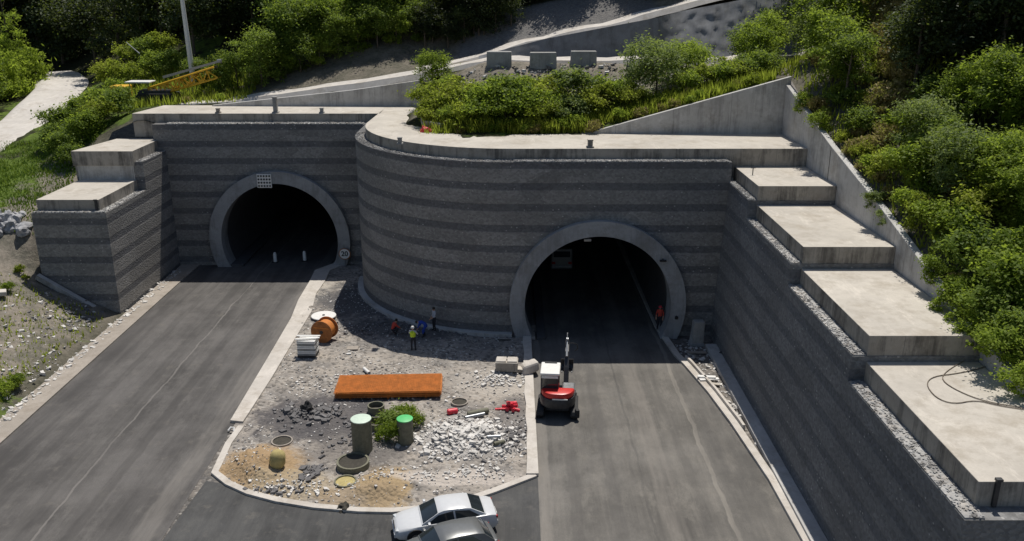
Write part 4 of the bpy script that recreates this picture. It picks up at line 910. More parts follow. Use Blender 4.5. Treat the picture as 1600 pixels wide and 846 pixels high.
# sack on the sand heap
# dark rags and scrap
def crumple(name, label, cat, loc, size, mat, sd, flat=.6):
    bm = bmesh.new(); bmesh.ops.create_icosphere(bm, subdivisions=3, radius=1)
    for v in bm.verts:
        p = v.co.copy(); f = 1+.55*mnoise.noise(p*1.6+Vector((sd, 0, 0)))+.3*mnoise.noise(p*4+Vector((0, sd, 0))); v.co = Vector((p.x*f*size[0], p.y*f*size[1], max(-.15, p.z)*f*size[2]))
    me = bpy.data.meshes.new(name); bm.to_mesh(me); bm.free(); me.materials.append(mat); o = bpy.data.objects.new(name, me); C.objects.link(o); o.location = loc; return tag(o, label, cat)
q = onisl(434, 738); o = MB().lathe([(.30, -.1), (.40, .12), (.38, .45), (.33, .66), (.16, .80), (.03, .83)], n=18, m=Matrix.Rotation(.16, 3, 'Y')).build('sack', M['bag'], None, True); o.location = q; tag(o, 'slumped ochre sack standing on the sand heap', 'sack')
crumple('plastic_sheet', 'crumpled black plastic sheet heaped on the dark gravel', 'plastic sheet', onisl(480, 650), (.35, .3, .5), M['black'], 3.3)
crumple('rag', 'crumpled red cloth lying at the left end of the planted bed', 'cloth', (XA(666, 63.2, 13), 63.0, ZS+.05), (.42, .28, .35), M['redp'], 1.7)
crumple('rag', 'dark crumpled scrap lying on the sand beside the lower kerb', 'scrap', onisl(537, 792), (.32, .3, .22), M['hole'], 6.1)
for i, (px, py, l, wd, a, mt, lb) in enumerate(((551, 545, .75, .55, .05, 'drain', 'thin square slab lying flat on the gravel near the cable drum'), (545, 554, .3, .14, .2, 'white', 'small white offcut in front of the thin square slab'), (521, 517, .5, .5, .3, 'white', 'small pale board leaning beside the orange cable drum'))):
    o = MB().box((0, 0, .05), (l, wd, .07)).build('board', M[mt], bevel=.01); o.location = onisl(px, py); o.rotation_euler = (0.0 if i < 2 else .6, 0, a); tag(o, lb, 'board')
o = MB().box((0, 0, .06), (.9, .06, .08)).build('plank', M['dark'], bevel=.01); o.location = onisl(788, 532); tag(o, 'dark thin plank lying on shaded rubble left of the right portal', 'plank')
# end of the white kerb: small white fitting
o = MB().tube([(0, 0, .1), (.1, .15, .22), (.28, .15, .2), (.3, 0, .08)], .06, 8).build('pipe_bend', M['white'], None, True); o.location = G(357, 676, .0); tag(o, 'small white pipe bend lying beside the end of the broad kerb', 'pipe bend')

# ------------------------------------------------------------------ things along the right road and in the tunnels
q = G(1089, 541); t = thing('concrete_plinth', 'upright pale concrete plinth standing right of the right portal', 'concrete plinth', (q.x, q.y+.2, 0), .05)
MB().prism([(-.5, -.35), (.45, -.35), (.45, .35), (-.5, .35)], 0, .22).build('foot', M['ring'], t, bevel=.02); MB().extr([(-.45, .2), (.4, .2), (.4, 1.75), (-.3, 1.75)], 'y', -.3, .3).build('post', M['block'], t, bevel=.03)
for i, (px, py, l, a, mt, z, lb) in enumerate(((1104, 590, 1.1, -.12, 'white', .25, 'topmost white plank of the small heap beside the right kerb'), (1108, 594, 1.2, .12, 'white', .16, 'white plank below the topmost one beside the right kerb'), (1112, 601, 1.0, -.3, 'slab', .06, 'pale broken slab under the white planks beside the right kerb'), (1132, 548, 1.6, .9, 'dark', .3, 'dark plank leaning at the foot of the right wing wall'), (1088, 552, 1.3, 0, 'drain', .05, 'grey board lying in front of the concrete plinth'))):
    o = MB().box((0, 0, .05), (l, .28, .08)).build('plank', M[mt], bevel=.01); p = G(px, py, z); o.location = p; o.rotation_euler = (0, (-.2 if i == 3 else 0), a); tag(o, lb, 'plank')
pos = [(rs.uniform(10.8, 13.2), rs.uniform(30, 54), .0) for _ in range(700)]; pos = [p for p in pos if p[0] > np.interp(p[1], [30, 42, 50, 55], [13.2, 12.9, 11.7, 10.6])]
tag(stones(pos, [.1+.25*rs.rand()**3 for _ in pos], rs).build('rubble', M['stone']), 'loose rubble between the right kerb and the wing wall', 'rubble', kind='stuff')
pos = [(rs.uniform(-28.7, -28.0), rs.uniform(40, 70), .08) for _ in range(450)] + [(rs.uniform(-36, -28.9), rs.uniform(28, 58), 0) for _ in range(500)]
pos = [(x, y, z if x > -28.8 else h(x, y)) for x, y, z in pos]
tag(stones(pos, [.08+.3*rs.rand()**4 for _ in pos], rs).build('rubble', M['stone']), 'loose rubble along the left verge and the slope beside it', 'rubble', kind='stuff')
def marker(label, px, py, Y0):
    x = XA(px, Y0, .3); t = thing('marker_post', label, 'marker post', (x, Y0, .01)); MB().box((0, 0, .04), (.5, .4, .08)).build('foot', M['black'], t, bevel=.02)
    MB().lathe([(.16, .08), (.15, .75), (.10, .9)], n=12).build('post', M['white'], t, True); return t
marker('pale marker post standing left of centre inside the left tunnel', 430, 403, 72.2); marker('pale marker post right of centre inside the left tunnel', 476, 405, 72.6)
# perforated panel at the crown of the left portal
p = AY(413, 283, YL-.62); t = thing('signal_board', 'square white board with rows of dark dots on the crown of the left portal', 'signal board', (p.x, p.y, p.z))
MB().box((0, 0, 0), (1.2, .1, 1.15)).build('panel', M['white'], t, bevel=.01)
for i in range(5):
    for j in range(4): MB().lathe([(.085, -.01), (.085, .02)], (-.46+.23*i, -.062, -.42+.28*j), 10, Matrix.Rotation(PI/2, 3, 'X')).build('dot', M['dark'], t)
for x_ in (-.5, .5): MB().box((x_, .09, 0), (.06, .1, .8)).build('bracket', M['steel'], t)
# speed limit sign
p = AY(538.5, 397, YL-.7); t = thing('road_sign', 'round white 20 sign with dark rim on the right side of the left portal', 'sign', (p.x, p.y, 0)); zc = p.z
rx = Matrix.Rotation(PI/2, 3, 'X')
MB().lathe([(.50, -.012), (.50, .012)], (0, 0, zc), 36, rx).build('rim', M['rustw'], t); MB().lathe([(.44, -.012), (.44, .012)], (0, -.008, zc), 36, rx).build('face', M['white'], t)
MB().tube([(0, .06, 0), (0, .06, zc+.3)], .035, 8).build('post', M['steel'], t)
cu = bpy.data.curves.new('n', 'FONT'); cu.body = '20'; cu.size = .60; cu.align_x = 'CENTER'; cu.align_y = 'CENTER'; cu.extrude = .006; cu.offset = .012
to = bpy.data.objects.new('n', cu); C.objects.link(to); dg = bpy.context.evaluated_depsgraph_get(); me = bpy.data.meshes.new_from_object(to.evaluated_get(dg)); bpy.data.objects.remove(to)
me.materials.clear(); me.materials.append(M['black']); me.name = 'numerals'; o = bpy.data.objects.new('numerals', me); C.objects.link(o); o.parent = t; o.location = (0, -.03, zc); o.rotation_euler = (PI/2, 0, 0)
# lamps and boxes on the right ring
def small_lamp(label, x, y, z, mat, d=(.5, .3, .18)):
    t = thing('portal_lamp', label, 'lamp', (x, y, z)); MB().box((0, 0, 0), d).build('lamp_body', mat, t, bevel=.03); MB().box((0, .2, .1), (.08, .3, .06)).build('bracket', M['dark'], t)
p = AY(918, 375, YR+.3); small_lamp('pale lamp under the crown of the right tunnel mouth', p.x, p.y, p.z, M['steel'])
p = AY(1036, 408, YR-.62); small_lamp('black lamp on the upper right of the right portal ring', p.x, p.y, p.z, M['black'], (.45, .16, .12))
p = AY(1057, 497, YR-.6); small_lamp('small black box low on the right side of the right portal ring', p.x, p.y, p.z, M['black'], (.22, .16, .2))
# vehicle deep in the right tunnel
t = thing('parked_van', 'barely visible dark van standing deep in the right tunnel', 'van', (4.2, 70, .01)); MB().box((0, 1.5, 1.15), (1.9, 4.2, 1.8), taper=.94).build('body', M['greyc'], t, bevel=.12)
for sd in (-1, 1):
    for y_ in (.3, 2.9): MB().lathe([(.33, -.1), (.33, .1)], (sd*.9, y_, .33), 16, Matrix.Rotation(PI/2, 3, 'Y')).build('wheel', M['black'], t)
    MB().box((sd*.7, -.62, .85), (.3, .06, .18)).build('tail_light', M['lampr'], t)
MB().box((0, -.60, 1.6), (1.4, .05, .5)).build('rear_window', M['glass'], t); MB().box((0, -.64, .5), (1.7, .12, .2)).build('bumper', M['steel'], t, bevel=.03)
# posts along the slab edges
def post(label, loc, hh_, mat, r=.16):
    t = thing('concrete_post', label, 'post', loc); MB().box((0, 0, .05), (r*2.6, r*2.6, .1)).build('foot', mat, t, bevel=.01); MB().box((0, 0, .1+hh_/2), (r*1.7, r*1.7, hh_)).build('post', mat, t, bevel=.02)
    MB().box((0, 0, .14+hh_), (r*2, r*2, .08)).build('cap', mat, t, bevel=.01)
post('tallest pale concrete post on the front edge of the upper left slab', (XA(431, YL+1.5, ZS), YL+1.5, ZS), 1.15, M['block'], .2)
post('stubby post on the upper left slab nearest the rounded corner', (XA(503, YL+1.4, ZS), YL+1.4, ZS), .25, M['block'])
post('tiny dark stub post near the left end of the upper left slab', (XA(341, YL+1.4, ZS), YL+1.4, ZS), .22, M['drain'])
post('short post on the rounded slab edge left of the planted bed', (XA(625, 57.9, ZS), 57.9, ZS), .3, M['block'])
post('pale square post on the straight slab edge above the right portal', (XA(922, YR+1.25, ZS), YR+1.25, ZS), .36, M['slab'], .19)
t = thing('drain_spout', 'dark upright spout on the front edge of the lowest left slab', 'drain spout', (XA(150, YB+.5, 8.3), YB+.5, 8.0)); MB().box((0, 0, .25), (.16, .1, .75)).build('channel', M['dark'], t); MB().box((0, -.06, .62), (.24, .14, .08)).build('lip', M['dark'], t)
t = thing('drain_spout', 'dark upright spout on the front edge of the nearest right terrace', 'drain spout', (XA(1557, yk[4]-.06, 8.0), yk[4]-.06, 7.5)); MB().box((0, 0, .42), (.14, .1, .95)).build('channel', M['dark'], t); MB().box((0, -.02, .92), (.2, .16, .08)).build('lip', M['dark'], t)
t = thing('bracket', 'thin metal bracket on the highest right terrace', 'bracket', (XA(1176, yk[0]-2.2, 11.8), yk[0]-2.2, 11.75)); MB().tube([(0, 0, 0), (0, 0, .45)], .03, 6).build('rod', M['dark'], t); MB().box((0, 0, .45), (.3, .05, .05)).build('crossbar', M['dark'], t)
# loose cable on the nearest terrace
for i, (pp, lb) in enumerate((([(1600, 640), (1560, 634), (1524, 625), (1490, 632), (1462, 622), (1446, 600), (1458, 588), (1496, 584), (1540, 574), (1565, 560)], 'looping dry creeper stem lying widest across the nearest right terrace'), ([(1598, 637), (1540, 628), (1498, 612), (1470, 594), (1478, 580), (1510, 562), (1530, 555)], 'dry creeper stem inside the wide loop on the nearest right terrace'))):
    c = smooth_line([tuple(G(x, y, 8.33)) for x, y in pp]); o = MB().tube(c, .019, 6).build('creeper_stem', M['vine'], None, True); tag(o, lb, 'creeper')
# concrete blocks on the path
for i, (px, Y0, wd, lb) in enumerate(((780, 74.3, 2.1, 'leftmost grey concrete barrier block on the path above the planted bed'), (848.5, 74.2, 2.25, 'middle grey concrete barrier block on the path above the planted bed'), (911.5, 74.9, 2.2, 'grey concrete barrier block right of the other two above the planted bed'), (1228, 73.0, 2.0, 'lone grey concrete block behind the corner of the retaining walls'))):
    zz = h(XA(px, Y0, 16.8), Y0); o = MB().box((0, 0, .55), (wd, .85, 1.35), taper=.97).build('concrete_block', M['block'], bevel=.05); o.location = (XA(px, Y0, zz), Y0, zz-.1); o.rotation_euler = (0, 0, (-.03, .02, .0, .05)[i]); tag(o, lb, 'concrete block', 'concrete blocks along the path')
# utility pole
YP = 85.5; p0 = AY(300, 108, YP); p1 = AY(281, -30, YP); z0 = h(p0.x, YP)
t = thing('utility_pole', 'tall slightly leaning pale utility pole at the edge of the forest', 'utility pole', (p0.x, YP, z0)); d_ = (p1-p0)/(p1.z-p0.z)
MB().tube([d_*(-.5), d_*(p1.z-z0)], [.27, .17], 14).build('pole', M['white'], t, True); MB().box(d_*(p1.z-z0-.6), (1.8, .12, .12)).build('crossarm', M['dark'], t)
for x_ in (-.8, 0, .8): MB().lathe([(.05, 0), (.07, .12), (.03, .2)], d_*(p1.z-z0-.55)+Vector((x_, 0, .02)), 8).build('insulator', M['white'], t)
p0 = AY(218, 84, 90); p1 = AY(197, 66, 90); z0 = h(p0.x, 90)
t = thing('lamp_post', 'thin dark post with slanting arm at the forest edge', 'post', (p0.x, 90, z0)); MB().tube([(0, 0, -.2), (0, 0, p0.z-z0)], .07, 8).build('post', M['dark'], t, True); MB().tube([(0, 0, p0.z-z0), (p1.x-p0.x, 0, p1.z-z0)], [.06, .04], 8).build('arm', M['steel'], t, True)

# ------------------------------------------------------------------ yellow machine in the weeds
Ym = 81.5; xm = XA(250, Ym, 13); zm = h(xm, Ym)
t = thing('drilling_rig', 'yellow drilling rig with folded lattice mast parked in the weeds behind the upper slab', 'drilling rig', (xm, Ym, zm))
def lp(px, py, y=0.0): q = AY(px, py, Ym+y); return Vector((q.x-xm, y, q.z-zm))
a, b = lp(240, 151), lp(343, 121); dd = (b-a); up = Vector((0, 0, 1)); nrm = dd.cross(Vector((0, 1, 0))).normalized()*-1; nrm = nrm if nrm.z > 0 else -nrm
mst = thing('mast_holder', None, None); bpy.data.objects.remove(mst)
ch = MB()
for ox in (-.5, .5):
    for oz in (0, 1.0): ch.tube([a+Vector((0, ox, 0))+nrm*oz*.85, b+Vector((0, ox, 0))+nrm*oz], .10, 6)
nb = 9
for k in range(nb):
    for ox in (-.5, .5):
        p, q = a+dd*(k/nb)+Vector((0, ox, 0)), a+dd*((k+1)/nb)+Vector((0, ox, 0)); ch.tube([p, q+nrm*.85] if k % 2 else [p+nrm*.85, q], .07, 5); ch.tube([p, p+nrm*.85], .07, 5)
ch.build('lattice_mast', M['yellow'], t)
MB().tube([lp(255, 121, -.1), lp(346, 95, -.1)], [.16, .13], 4).build('beam', M['steel'], t); MB().tube([lp(272, 124, .3), lp(340, 104, .3)], [.2, .16], 4).build('feed_rail', M['dark'], t)
MB().lathe([(.2, .2), (.16, -.2)], lp(343, 96), 10, Matrix.Rotation(PI/2, 3, 'Y')).build('sheave', M['steel'], t)
c_ = lp(196, 150); MB().box(c_+Vector((-.4, .2, .35)), (1.5, 1.6, 1.2)).build('engine_house', M['yellow'], t, bevel=.12)
c_ = lp(219, 128); MB().box(c_, (2.3, 1.5, .14)).build('canopy', M['white'], t, bevel=.05)
for dx in (-.8, .9):
    for dy in (-.5, .5): MB().tube([c_+Vector((dx, dy, -.05)), c_+Vector((dx, dy, -1.9))], .05, 6).build('canopy_post', M['dark'], t)
for sd in (-1, 1):
    pr = [(-1.9, .35), (-1.6, .02), (1.6, .02), (1.9, .35), (1.6, .75), (-1.6, .75)]; o = MB().extr(pr, 'y', sd*.85-.22, sd*.85+.22).build('track', M['black'], t, bevel=.03)
MB().box((-.2, 0, .85), (3.0, 1.6, .35)).build('chassis', M['dark'], t, bevel=.05); c_ = lp(253, 155); MB().box(c_+Vector((0, -.6, .3)), (.9, .5, .6)).build('winch', M['steel'], t, bevel=.1)

# ------------------------------------------------------------------ boulders by the left wing wall
for i in range(3):
    bm = bmesh.new(); bmesh.ops.create_icosphere(bm, subdivisions=3, radius=1)
    for v in bm.verts:
        p = v.co.copy(); f = 1+.38*mnoise.cell(p*1.4+Vector((i*7.1, 0, 0)))*.6+.35*mnoise.noise(p*1.3+Vector((i*3.7, 1, 0))); v.co = p*f
    me = bpy.data.meshes.new('boulder'); bm.to_mesh(me); bm.free(); me.materials.append(M['boulder']); o = bpy.data.objects.new('boulder', me); C.objects.link(o); tag(o, 'pale grey boulder in the rough pile against the left wing wall', 'boulder', 'boulders piled against the left wing wall')
    globals()['BO%d' % i] = o
for i in range(26):
    px = rnd.uniform(-30, 46); py = rnd.uniform(338, 384); Y0 = 61.5 + (372-py)*.03; x = XA(px, Y0, 7)
    if x > XBL-.3: continue
    z = AY(px, py, Y0).z; sz = rnd.uniform(.35, .75); o = place([BO0, BO1, BO2][i % 3], USED, (x, Y0+rnd.uniform(-.3, .3), max(h(x, Y0), z)-.1)); o.rotation_euler = (rnd.random()*6, rnd.random()*6, rnd.random()*6); o.scale = (sz, sz*.8, sz*.7)
q = AY(3, 492, 55); zz = h(q.x, 55); o = MB().box((0, 0, .2), (1.0, .6, .3)).build('concrete_block', M['kerb'], bevel=.04); o.location = (q.x, 55, zz+.1); o.rotation_euler = (.1, .1, .5); tag(o, 'pale concrete block lying alone on the left slope', 'concrete block')

# ------------------------------------------------------------------ trees, bushes, weeds
def leaf_cloud(name, lobes, n, size, seed, mat, clumps=40, spread=.26, shell=.45, up=1.15, feather=0.0):
    n = int(n*1.3); size *= .74; r = np.random.RandomState(seed); lb = np.array(lobes, float); wgt = (lb[:, 3]*lb[:, 4]*lb[:, 5])**.67; wgt /= wgt.sum()
    pick = r.choice(len(lb), clumps, p=wgt); d = r.normal(size=(clumps, 3)); d /= np.linalg.norm(d, axis=1)[:, None]; d[:, 2] = np.where(d[:, 2] < -.5, -d[:, 2]*.6, d[:, 2])
    cen = lb[pick, :3] + d*lb[pick, 3:]*(shell+(1-shell)*r.rand(clumps, 1)**.4)
    csz = lb[pick, 3:].mean(axis=1)*spread*1.3*(.45+1.1*r.rand(clumps))
    wc = csz**1.6; wc /= wc.sum(); ci = r.choice(clumps, n, p=wc)
    g = r.normal(size=(n, 3)); g *= np.array([1, 1, .7]); g *= (1+.9*(r.rand(n, 1) < .18))
    p = cen[ci] + g*csz[ci][:, None]*.62
    out = p - lb[:, :3].mean(axis=0); out /= (np.linalg.norm(out, axis=1)[:, None]+1e-6)
    nr = out*.35 + r.normal(size=(n, 3))*.75 + np.array([0, 0, up]); nr /= np.linalg.norm(nr, axis=1)[:, None]
    t1 = np.cross(nr, r.normal(size=(n, 3))); t1 /= np.linalg.norm(t1, axis=1)[:, None]; t2 = np.cross(nr, t1)
    s = size*(.55+.8*r.rand(n, 1)); t1 *= s*(.62+feather); t2 *= s*(.36-feather*.25)
    v = np.concatenate([p-t1, p+t2-t1*.1+nr*s*.08, p+t1, p-t2-t1*.1+nr*s*.08], axis=1).reshape(-1, 3)
    me = bpy.data.meshes.new(name); me.vertices.add(4*n); me.vertices.foreach_set('co', v.ravel()); me.loops.add(4*n); me.loops.foreach_set('vertex_index', np.arange(4*n)); me.polygons.add(n); me.polygons.foreach_set('loop_start', np.arange(n)*4); me.polygons.foreach_set('loop_total', np.full(n, 4))
    me.update(); me.validate(); me.materials.append(mat); return me
def mk(name, cat, crown_name, me, trunk):
    t = thing(name, 'x', cat); o = bpy.data.objects.new(crown_name, me); C.objects.link(o); o.parent = t; trunk.build('trunk' if cat == 'tree' else 'stem', M['bark'], t, True); return t
def limbs(hgt, r0, seed, n=6, spread=1.2, base=.35, lean=.0):
    r = random.Random(seed); m = MB(); top = Vector((lean, r.uniform(-.2, .2), hgt))
    m.tube([(0, 0, -.4), (lean*.2, 0, hgt*.35), top*.7+Vector((.1, 0, 0)), top], [r0, r0*.8, r0*.45, r0*.12], 8)
    for k in range(n):
        f = base+(1-base)*(k+.5)/n*.85; a = k*2.4+r.random(); b = Vector((lean*f*.8, 0, hgt*f)); l = spread*(1.1-f*.7)
        m.tube([b, b+Vector((math.cos(a)*l*.5, math.sin(a)*l*.5, l*.32)), b+Vector((math.cos(a)*l, math.sin(a)*l, l*.75))], [r0*.4, r0*.25, r0*.06], 5)
    return m
def lobes_round(hgt, wd, seed, n=7, low=.3):
    r = random.Random(seed); L = [(0, 0, hgt*.62, wd*.34, wd*.34, hgt*.28)]
    for k in range(n):
        a = k*2*PI/n+r.uniform(-.4, .4); z = hgt*r.uniform(low, .82); rr = wd*.5*r.uniform(.35, .7)*(1.15-abs(z/hgt-.55)); s = wd*r.uniform(.16, .27)
        L.append((math.cos(a)*rr, math.sin(a)*rr, z, s, s, s*r.uniform(.7, 1.0)))
    return L
def lobes_cone(hgt, wd, seed, n=11):
    r = random.Random(seed); L = []
    for k in range(n):
        f = k/(n-1); z = hgt*(.12+.84*f); rad = wd*.5*(1-f)**.8+.15
        for q in range(4 if f < .75 else 1): a = q*PI/2+k*.8+r.random(); L.append((math.cos(a)*rad*.55, math.sin(a)*rad*.55, z-.15*rad, rad*.5, rad*.5, hgt*.045))
    return L
KINDS = {}
def proto(key, n, make): KINDS[key] = [make(i) for i in range(n)]; index_kids(*KINDS[key])
proto('dark', 4, lambda i: mk('forest_tree', 'tree', 'crown', leaf_cloud('crown', lobes_round(11, 7.5, 10+i, 11, .06), 4200, .42, 20+i, M['leafD'], 70, .30), limbs(9.5, .2, 30+i)))
proto('conifer', 2, lambda i: mk('conifer_tree', 'tree', 'crown', leaf_cloud('crown', lobes_cone(14, 6.0, 40+i), 5200, .36, 41+i, M['leafD'], 120, .34, up=.1, feather=.3), limbs(13.5, .2, 43+i, 3)))
proto('mid', 3, lambda i: mk('broadleaf_tree', 'tree', 'crown', leaf_cloud('crown', lobes_round(7.5, 6, 50+i, 9, .06), 5200, .30, 51+i, M['leafM'], 90, .27), limbs(6.3, .14, 52+i)))
proto('light', 2, lambda i: mk('leafy_tree', 'tree', 'crown', leaf_cloud('crown', lobes_round(6, 5.2, 60+i, 10, .08), 5600, .25, 61+i, M['leafB'], 110, .24, feather=.1), limbs(5, .10, 62+i)))
proto('locust', 2, lambda i: mk('feathery_tree', 'tree', 'crown', leaf_cloud('crown', lobes_round(4.6, 5.6, 70+i, 9, .2), 5600, .22, 71+i, M['leafB' if i else 'leafG'], 130, .22, feather=.2), limbs(3.8, .08, 72+i, 7, 1.6)))
proto('pine', 1, lambda i: mk('larch_tree', 'tree', 'crown', leaf_cloud('crown', lobes_cone(11, 8.0, 80+i, 12), 7000, .34, 81+i, M['leafB'], 150, .30, up=.2, feather=.3), limbs(10.5, .2, 82+i, 6, 2.2)))
proto('shrub', 4, lambda i: mk('shrub', 'shrub', 'foliage', leaf_cloud('foliage', lobes_round(2.4, 2.8, 90+i, 6, .15), 2400, .20, 91+i, M[('leafB', 'leafM', 'leafY', 'leafG')[i]], 60, .26), limbs(1.9, .04, 92+i, 5, .7, .15)))
proto('weed', 3, lambda i: mk('weed_clump', 'weed', 'foliage', leaf_cloud('foliage', lobes_round(1.1, 1.6, 95+i, 5, .1), 900, .17, 96+i, M[('leafY', 'leafB', 'leafT')[i]], 40, .30, up=.1, feather=.25), limbs(.8, .02, 97+i, 4, .4, .1)))
vr = random.Random(11)
def grow(key, x, y, sc, label, group=None, var=None, z=None, name=None, sq=1.0):
    lst = KINDS[key]; p = lst[vr.randrange(len(lst)) if var is None else var]
    o = place(p, USED, (x, y, (h(x, y) if z is None else z)-.12), vr.random()*6.28, (sc, sc, sc*sq), label)
    if group: o['group'] = group
    return o
def g2(key, px, Y, sc, label, group=None, var=None, z=None, sq=1.0):
    zz = h(XA(px, Y, 14), Y) if z is None else z; x = XA(px, Y, zz); zz = h(x, Y) if z is None else z
    return grow(key, XA(px, Y, zz), Y, sc, label, group, var, z, None, sq)
# forest on the slope behind
F1 = 'dark trees of the forest behind the portals'; L1 = 'dark tree within the shaded forest covering the slope behind the portals'
n = 0
for row, (Y, st, sc) in enumerate(((93, 5.2, .72), (98, 5.2, .9), (104, 5.5, 1.05), (111, 6, 1.15), (119, 6.5, 1.2), (128, 7, 1.25))):
    x = -.62*Y
    while x < .62*Y:
        xx = x+vr.uniform(-1.6, 1.6); yy = Y+vr.uniform(-2, 2); x += st
        if xx > 18 and yy < 100 : continue
        if xx < -34 and yy < 118 and not (xx > -44 and yy > 101): continue
        if -14 < xx and yy < 96 and xx < 20: 
            if yy < 91: continue
        grow('dark' if vr.random() < .8 else 'conifer', xx, yy, sc*vr.uniform(.8, 1.2), L1, F1); n += 1
for px, Y, sc in ((100, 118, 1.0), (150, 112, .95), (190, 106, .95), (60, 128, 1.2), (20, 130, 1.2), (225, 102, .9), (120, 128, 1.2), (180, 122, 1.2), (255, 100, .85), (330, 96, .75), (365, 97, .9), (400, 96, .85)): g2('dark', px, Y, sc, L1, F1)
for k in range(34):
    px = vr.uniform(640, 1130); Y = vr.uniform(87.3, 91)
    if 790 < px < 980: Y += 3.5
    g2('dark', px, Y, vr.uniform(.35, .55), 'low dark tree at the shaded forest edge above the brown bank', 'low dark trees at the forest edge')
for k in range(26): g2('dark', vr.uniform(1400, 1640), vr.uniform(52, 74), vr.uniform(.4, .6), 'low dark tree in the undergrowth of the upper right wood', 'low dark trees of the upper right wood')
for px, Y, s_ in ((440, 83.6, .55), (470, 84.4, .6), (500, 85, .6), (530, 85.6, .6), (560, 86.2, .6), (590, 86.8, .6), (620, 87.4, .6), (650, 88, .6), (455, 85.5, .75), (515, 87, .75), (575, 88, .7), (420, 84.5, .7), (545, 86.6, .5), (605, 88.5, .6)): g2('mid' if px % 20 else 'light', px, Y, s_, 'low sunlit bushy tree at the foot of the forest edge above the brown bank', 'low bushy trees at the foot of the forest edge')
for px in range(660, 800, 22): g2('dark', px+vr.uniform(-8, 8), vr.uniform(86, 87.8), vr.uniform(.3, .42), 'low dark tree at the shaded forest edge above the brown bank', 'low dark trees at the forest edge')
for px, Y, dz, s_ in ((1375, 45.2, -.6, .5), (1385, 43.9, -.9, .45), (1470, 38.0, -.3, .55), (1500, 36.0, -.5, .7), (1515, 34.6, -.5, .75), (1540, 32.8, -.5, .75), (1570, 31.6, -.4, .8), (1300, 55, -.3, .6), (1262, 58.5, -.4, .6), (1600, 29.6, -.3, .7)):
    zz = float(wall_top(Y)); grow('shrub', XI+.15, Y, s_, 'leafy shrub spilling over the top of the sloping retaining wall', 'shrubs spilling over the sloping wall', var=0 if s_ > .5 else 3, z=zz+dz)
# left: larch and verge trees round the dirt road
g2('pine', -12, 98, 1.0, 'tall bright green larch at the far left beside the dirt road', sq=1.05)
g2('pine', 28, 104, 1.0, 'larch behind the far left one beside the dirt road', sq=1.1)
g2('mid', -40, 92, 1.0, 'broadleaf tree at the far left edge below the larch', var=0)
FB = 'bushes along the forest edge behind the left slab'
for px, Y, sc, k, lb in ((410, 82.5, .75, 'mid', 'large rounded green bushy tree behind the upper left slab'), (372, 83, .55, 'mid', 'smaller bushy tree left of the large rounded one behind the slab'), (345, 82.5, 1.2, 'shrub', 'shrub right of the yellow rig behind the upper slab'),
    (455, 86, .95, 'mid', None), (500, 87, 1.0, 'light', None), (540, 87.5, .85, 'light', None), (585, 89, .95, 'mid', None), (620, 90, .9, 'light', None), (480, 91, 1.25, 'mid', None), (440, 92, 1.4, 'mid', None), (525, 93, 1.2, 'mid', None), (560, 94, 1.2, 'light', None), (660, 92, .8, 'mid', None), (615, 95, 1.1, 'mid', None)):
    g2(k, px, Y, sc, lb or 'sunlit green tree along the forest edge above the brown bank', None if lb else 'sunlit trees along the forest edge above the bank')
GL = 'shrubs beside the dirt road and the left wing wall'
for px, Y, sc, k in ((150, 78, 1.2, 'shrub'), (125, 76.5, 1.2, 'shrub'), (100, 75, 1.2, 'shrub'), (185, 76.5, 1.2, 'shrub'), (160, 75, 1.1, 'shrub'), (130, 72.5, 1.1, 'shrub'), (105, 71, 1.0, 'shrub'), (88, 73, 1.0, 'shrub'), (145, 73.5, 1.0, 'shrub'), (115, 69.5, .8, 'shrub'), (180, 84, 1.0, 'shrub'), (215, 88, 1.0, 'shrub'), (190, 90, 1.1, 'shrub'), (240, 90, 1.1, 'shrub'), (270, 89, 1.1, 'shrub'), (170, 93, 1.1, 'shrub'), (230, 94, 1.3, 'shrub'), (300, 87, .9, 'shrub'), (320, 86, .9, 'shrub'), (255, 94, 1.2, 'shrub'), (205, 95, 1.2, 'shrub')):
    g2(k, px, Y, sc, 'green shrub in the thicket beside the dirt road and left wing wall' if Y < 83 else 'green shrub in the thicket behind the yellow rig', GL if Y < 83 else 'shrubs behind the yellow rig', var=vr.choice((0, 1, 1, 2)))
for px in (292, 345, 352): g2('weed', px, 79.2+vr.random(), .7, 'tall weed clump in front of the yellow rig behind the slab', 'weeds in front of the yellow rig')
# planted bed
g2('light', 676, 75.2, .62, 'rounded bright green tree at the upper left corner of the planted bed', var=0, sq=.95)
PB = 'shrubs in the planted bed above the round corner'
for px, Y, sc, v_ in ((670, 67.5, .85, 2), (690, 66, .8, 2), (672, 64.8, .6, 2), (715, 67, .95, 2), (745, 66, .95, 0), (770, 65.5, 1.15, 0), (800, 65.3, 1.25, 1), (755, 64.0, .95, 0), (790, 63.6, 1.0, 0), (825, 64.2, 1.0, 0), (850, 66, .95, 2), (845, 63.6, .8, 2), (875, 64.8, .8, 0), (905, 66, 1.25, 3), (893, 64, .8, 3), (925, 65, .85, 2), (940, 66.5, .9, 0), (955, 65.5, .8, 2), (700, 64, .6, 0), (730, 63.7, .6, 2), (975, 66, .8, 0), (860, 68.5, .8, 2), (820, 68.5, .8, 0), (785, 69, .7, 2), (700, 70, .6, 0)):
    g2('shrub', px, Y, sc*1.28, 'leafy green shrub growing in the planted bed above the rounded wall', PB, var=v_)
g2('locust', 1025, 67.0, 1.0, 'wide feathery green tree in the planted bed behind the triangular wall', var=0)
g2('locust', 1070, 69.5, .85, 'feathery tree right behind the wide one in the planted bed', var=1)
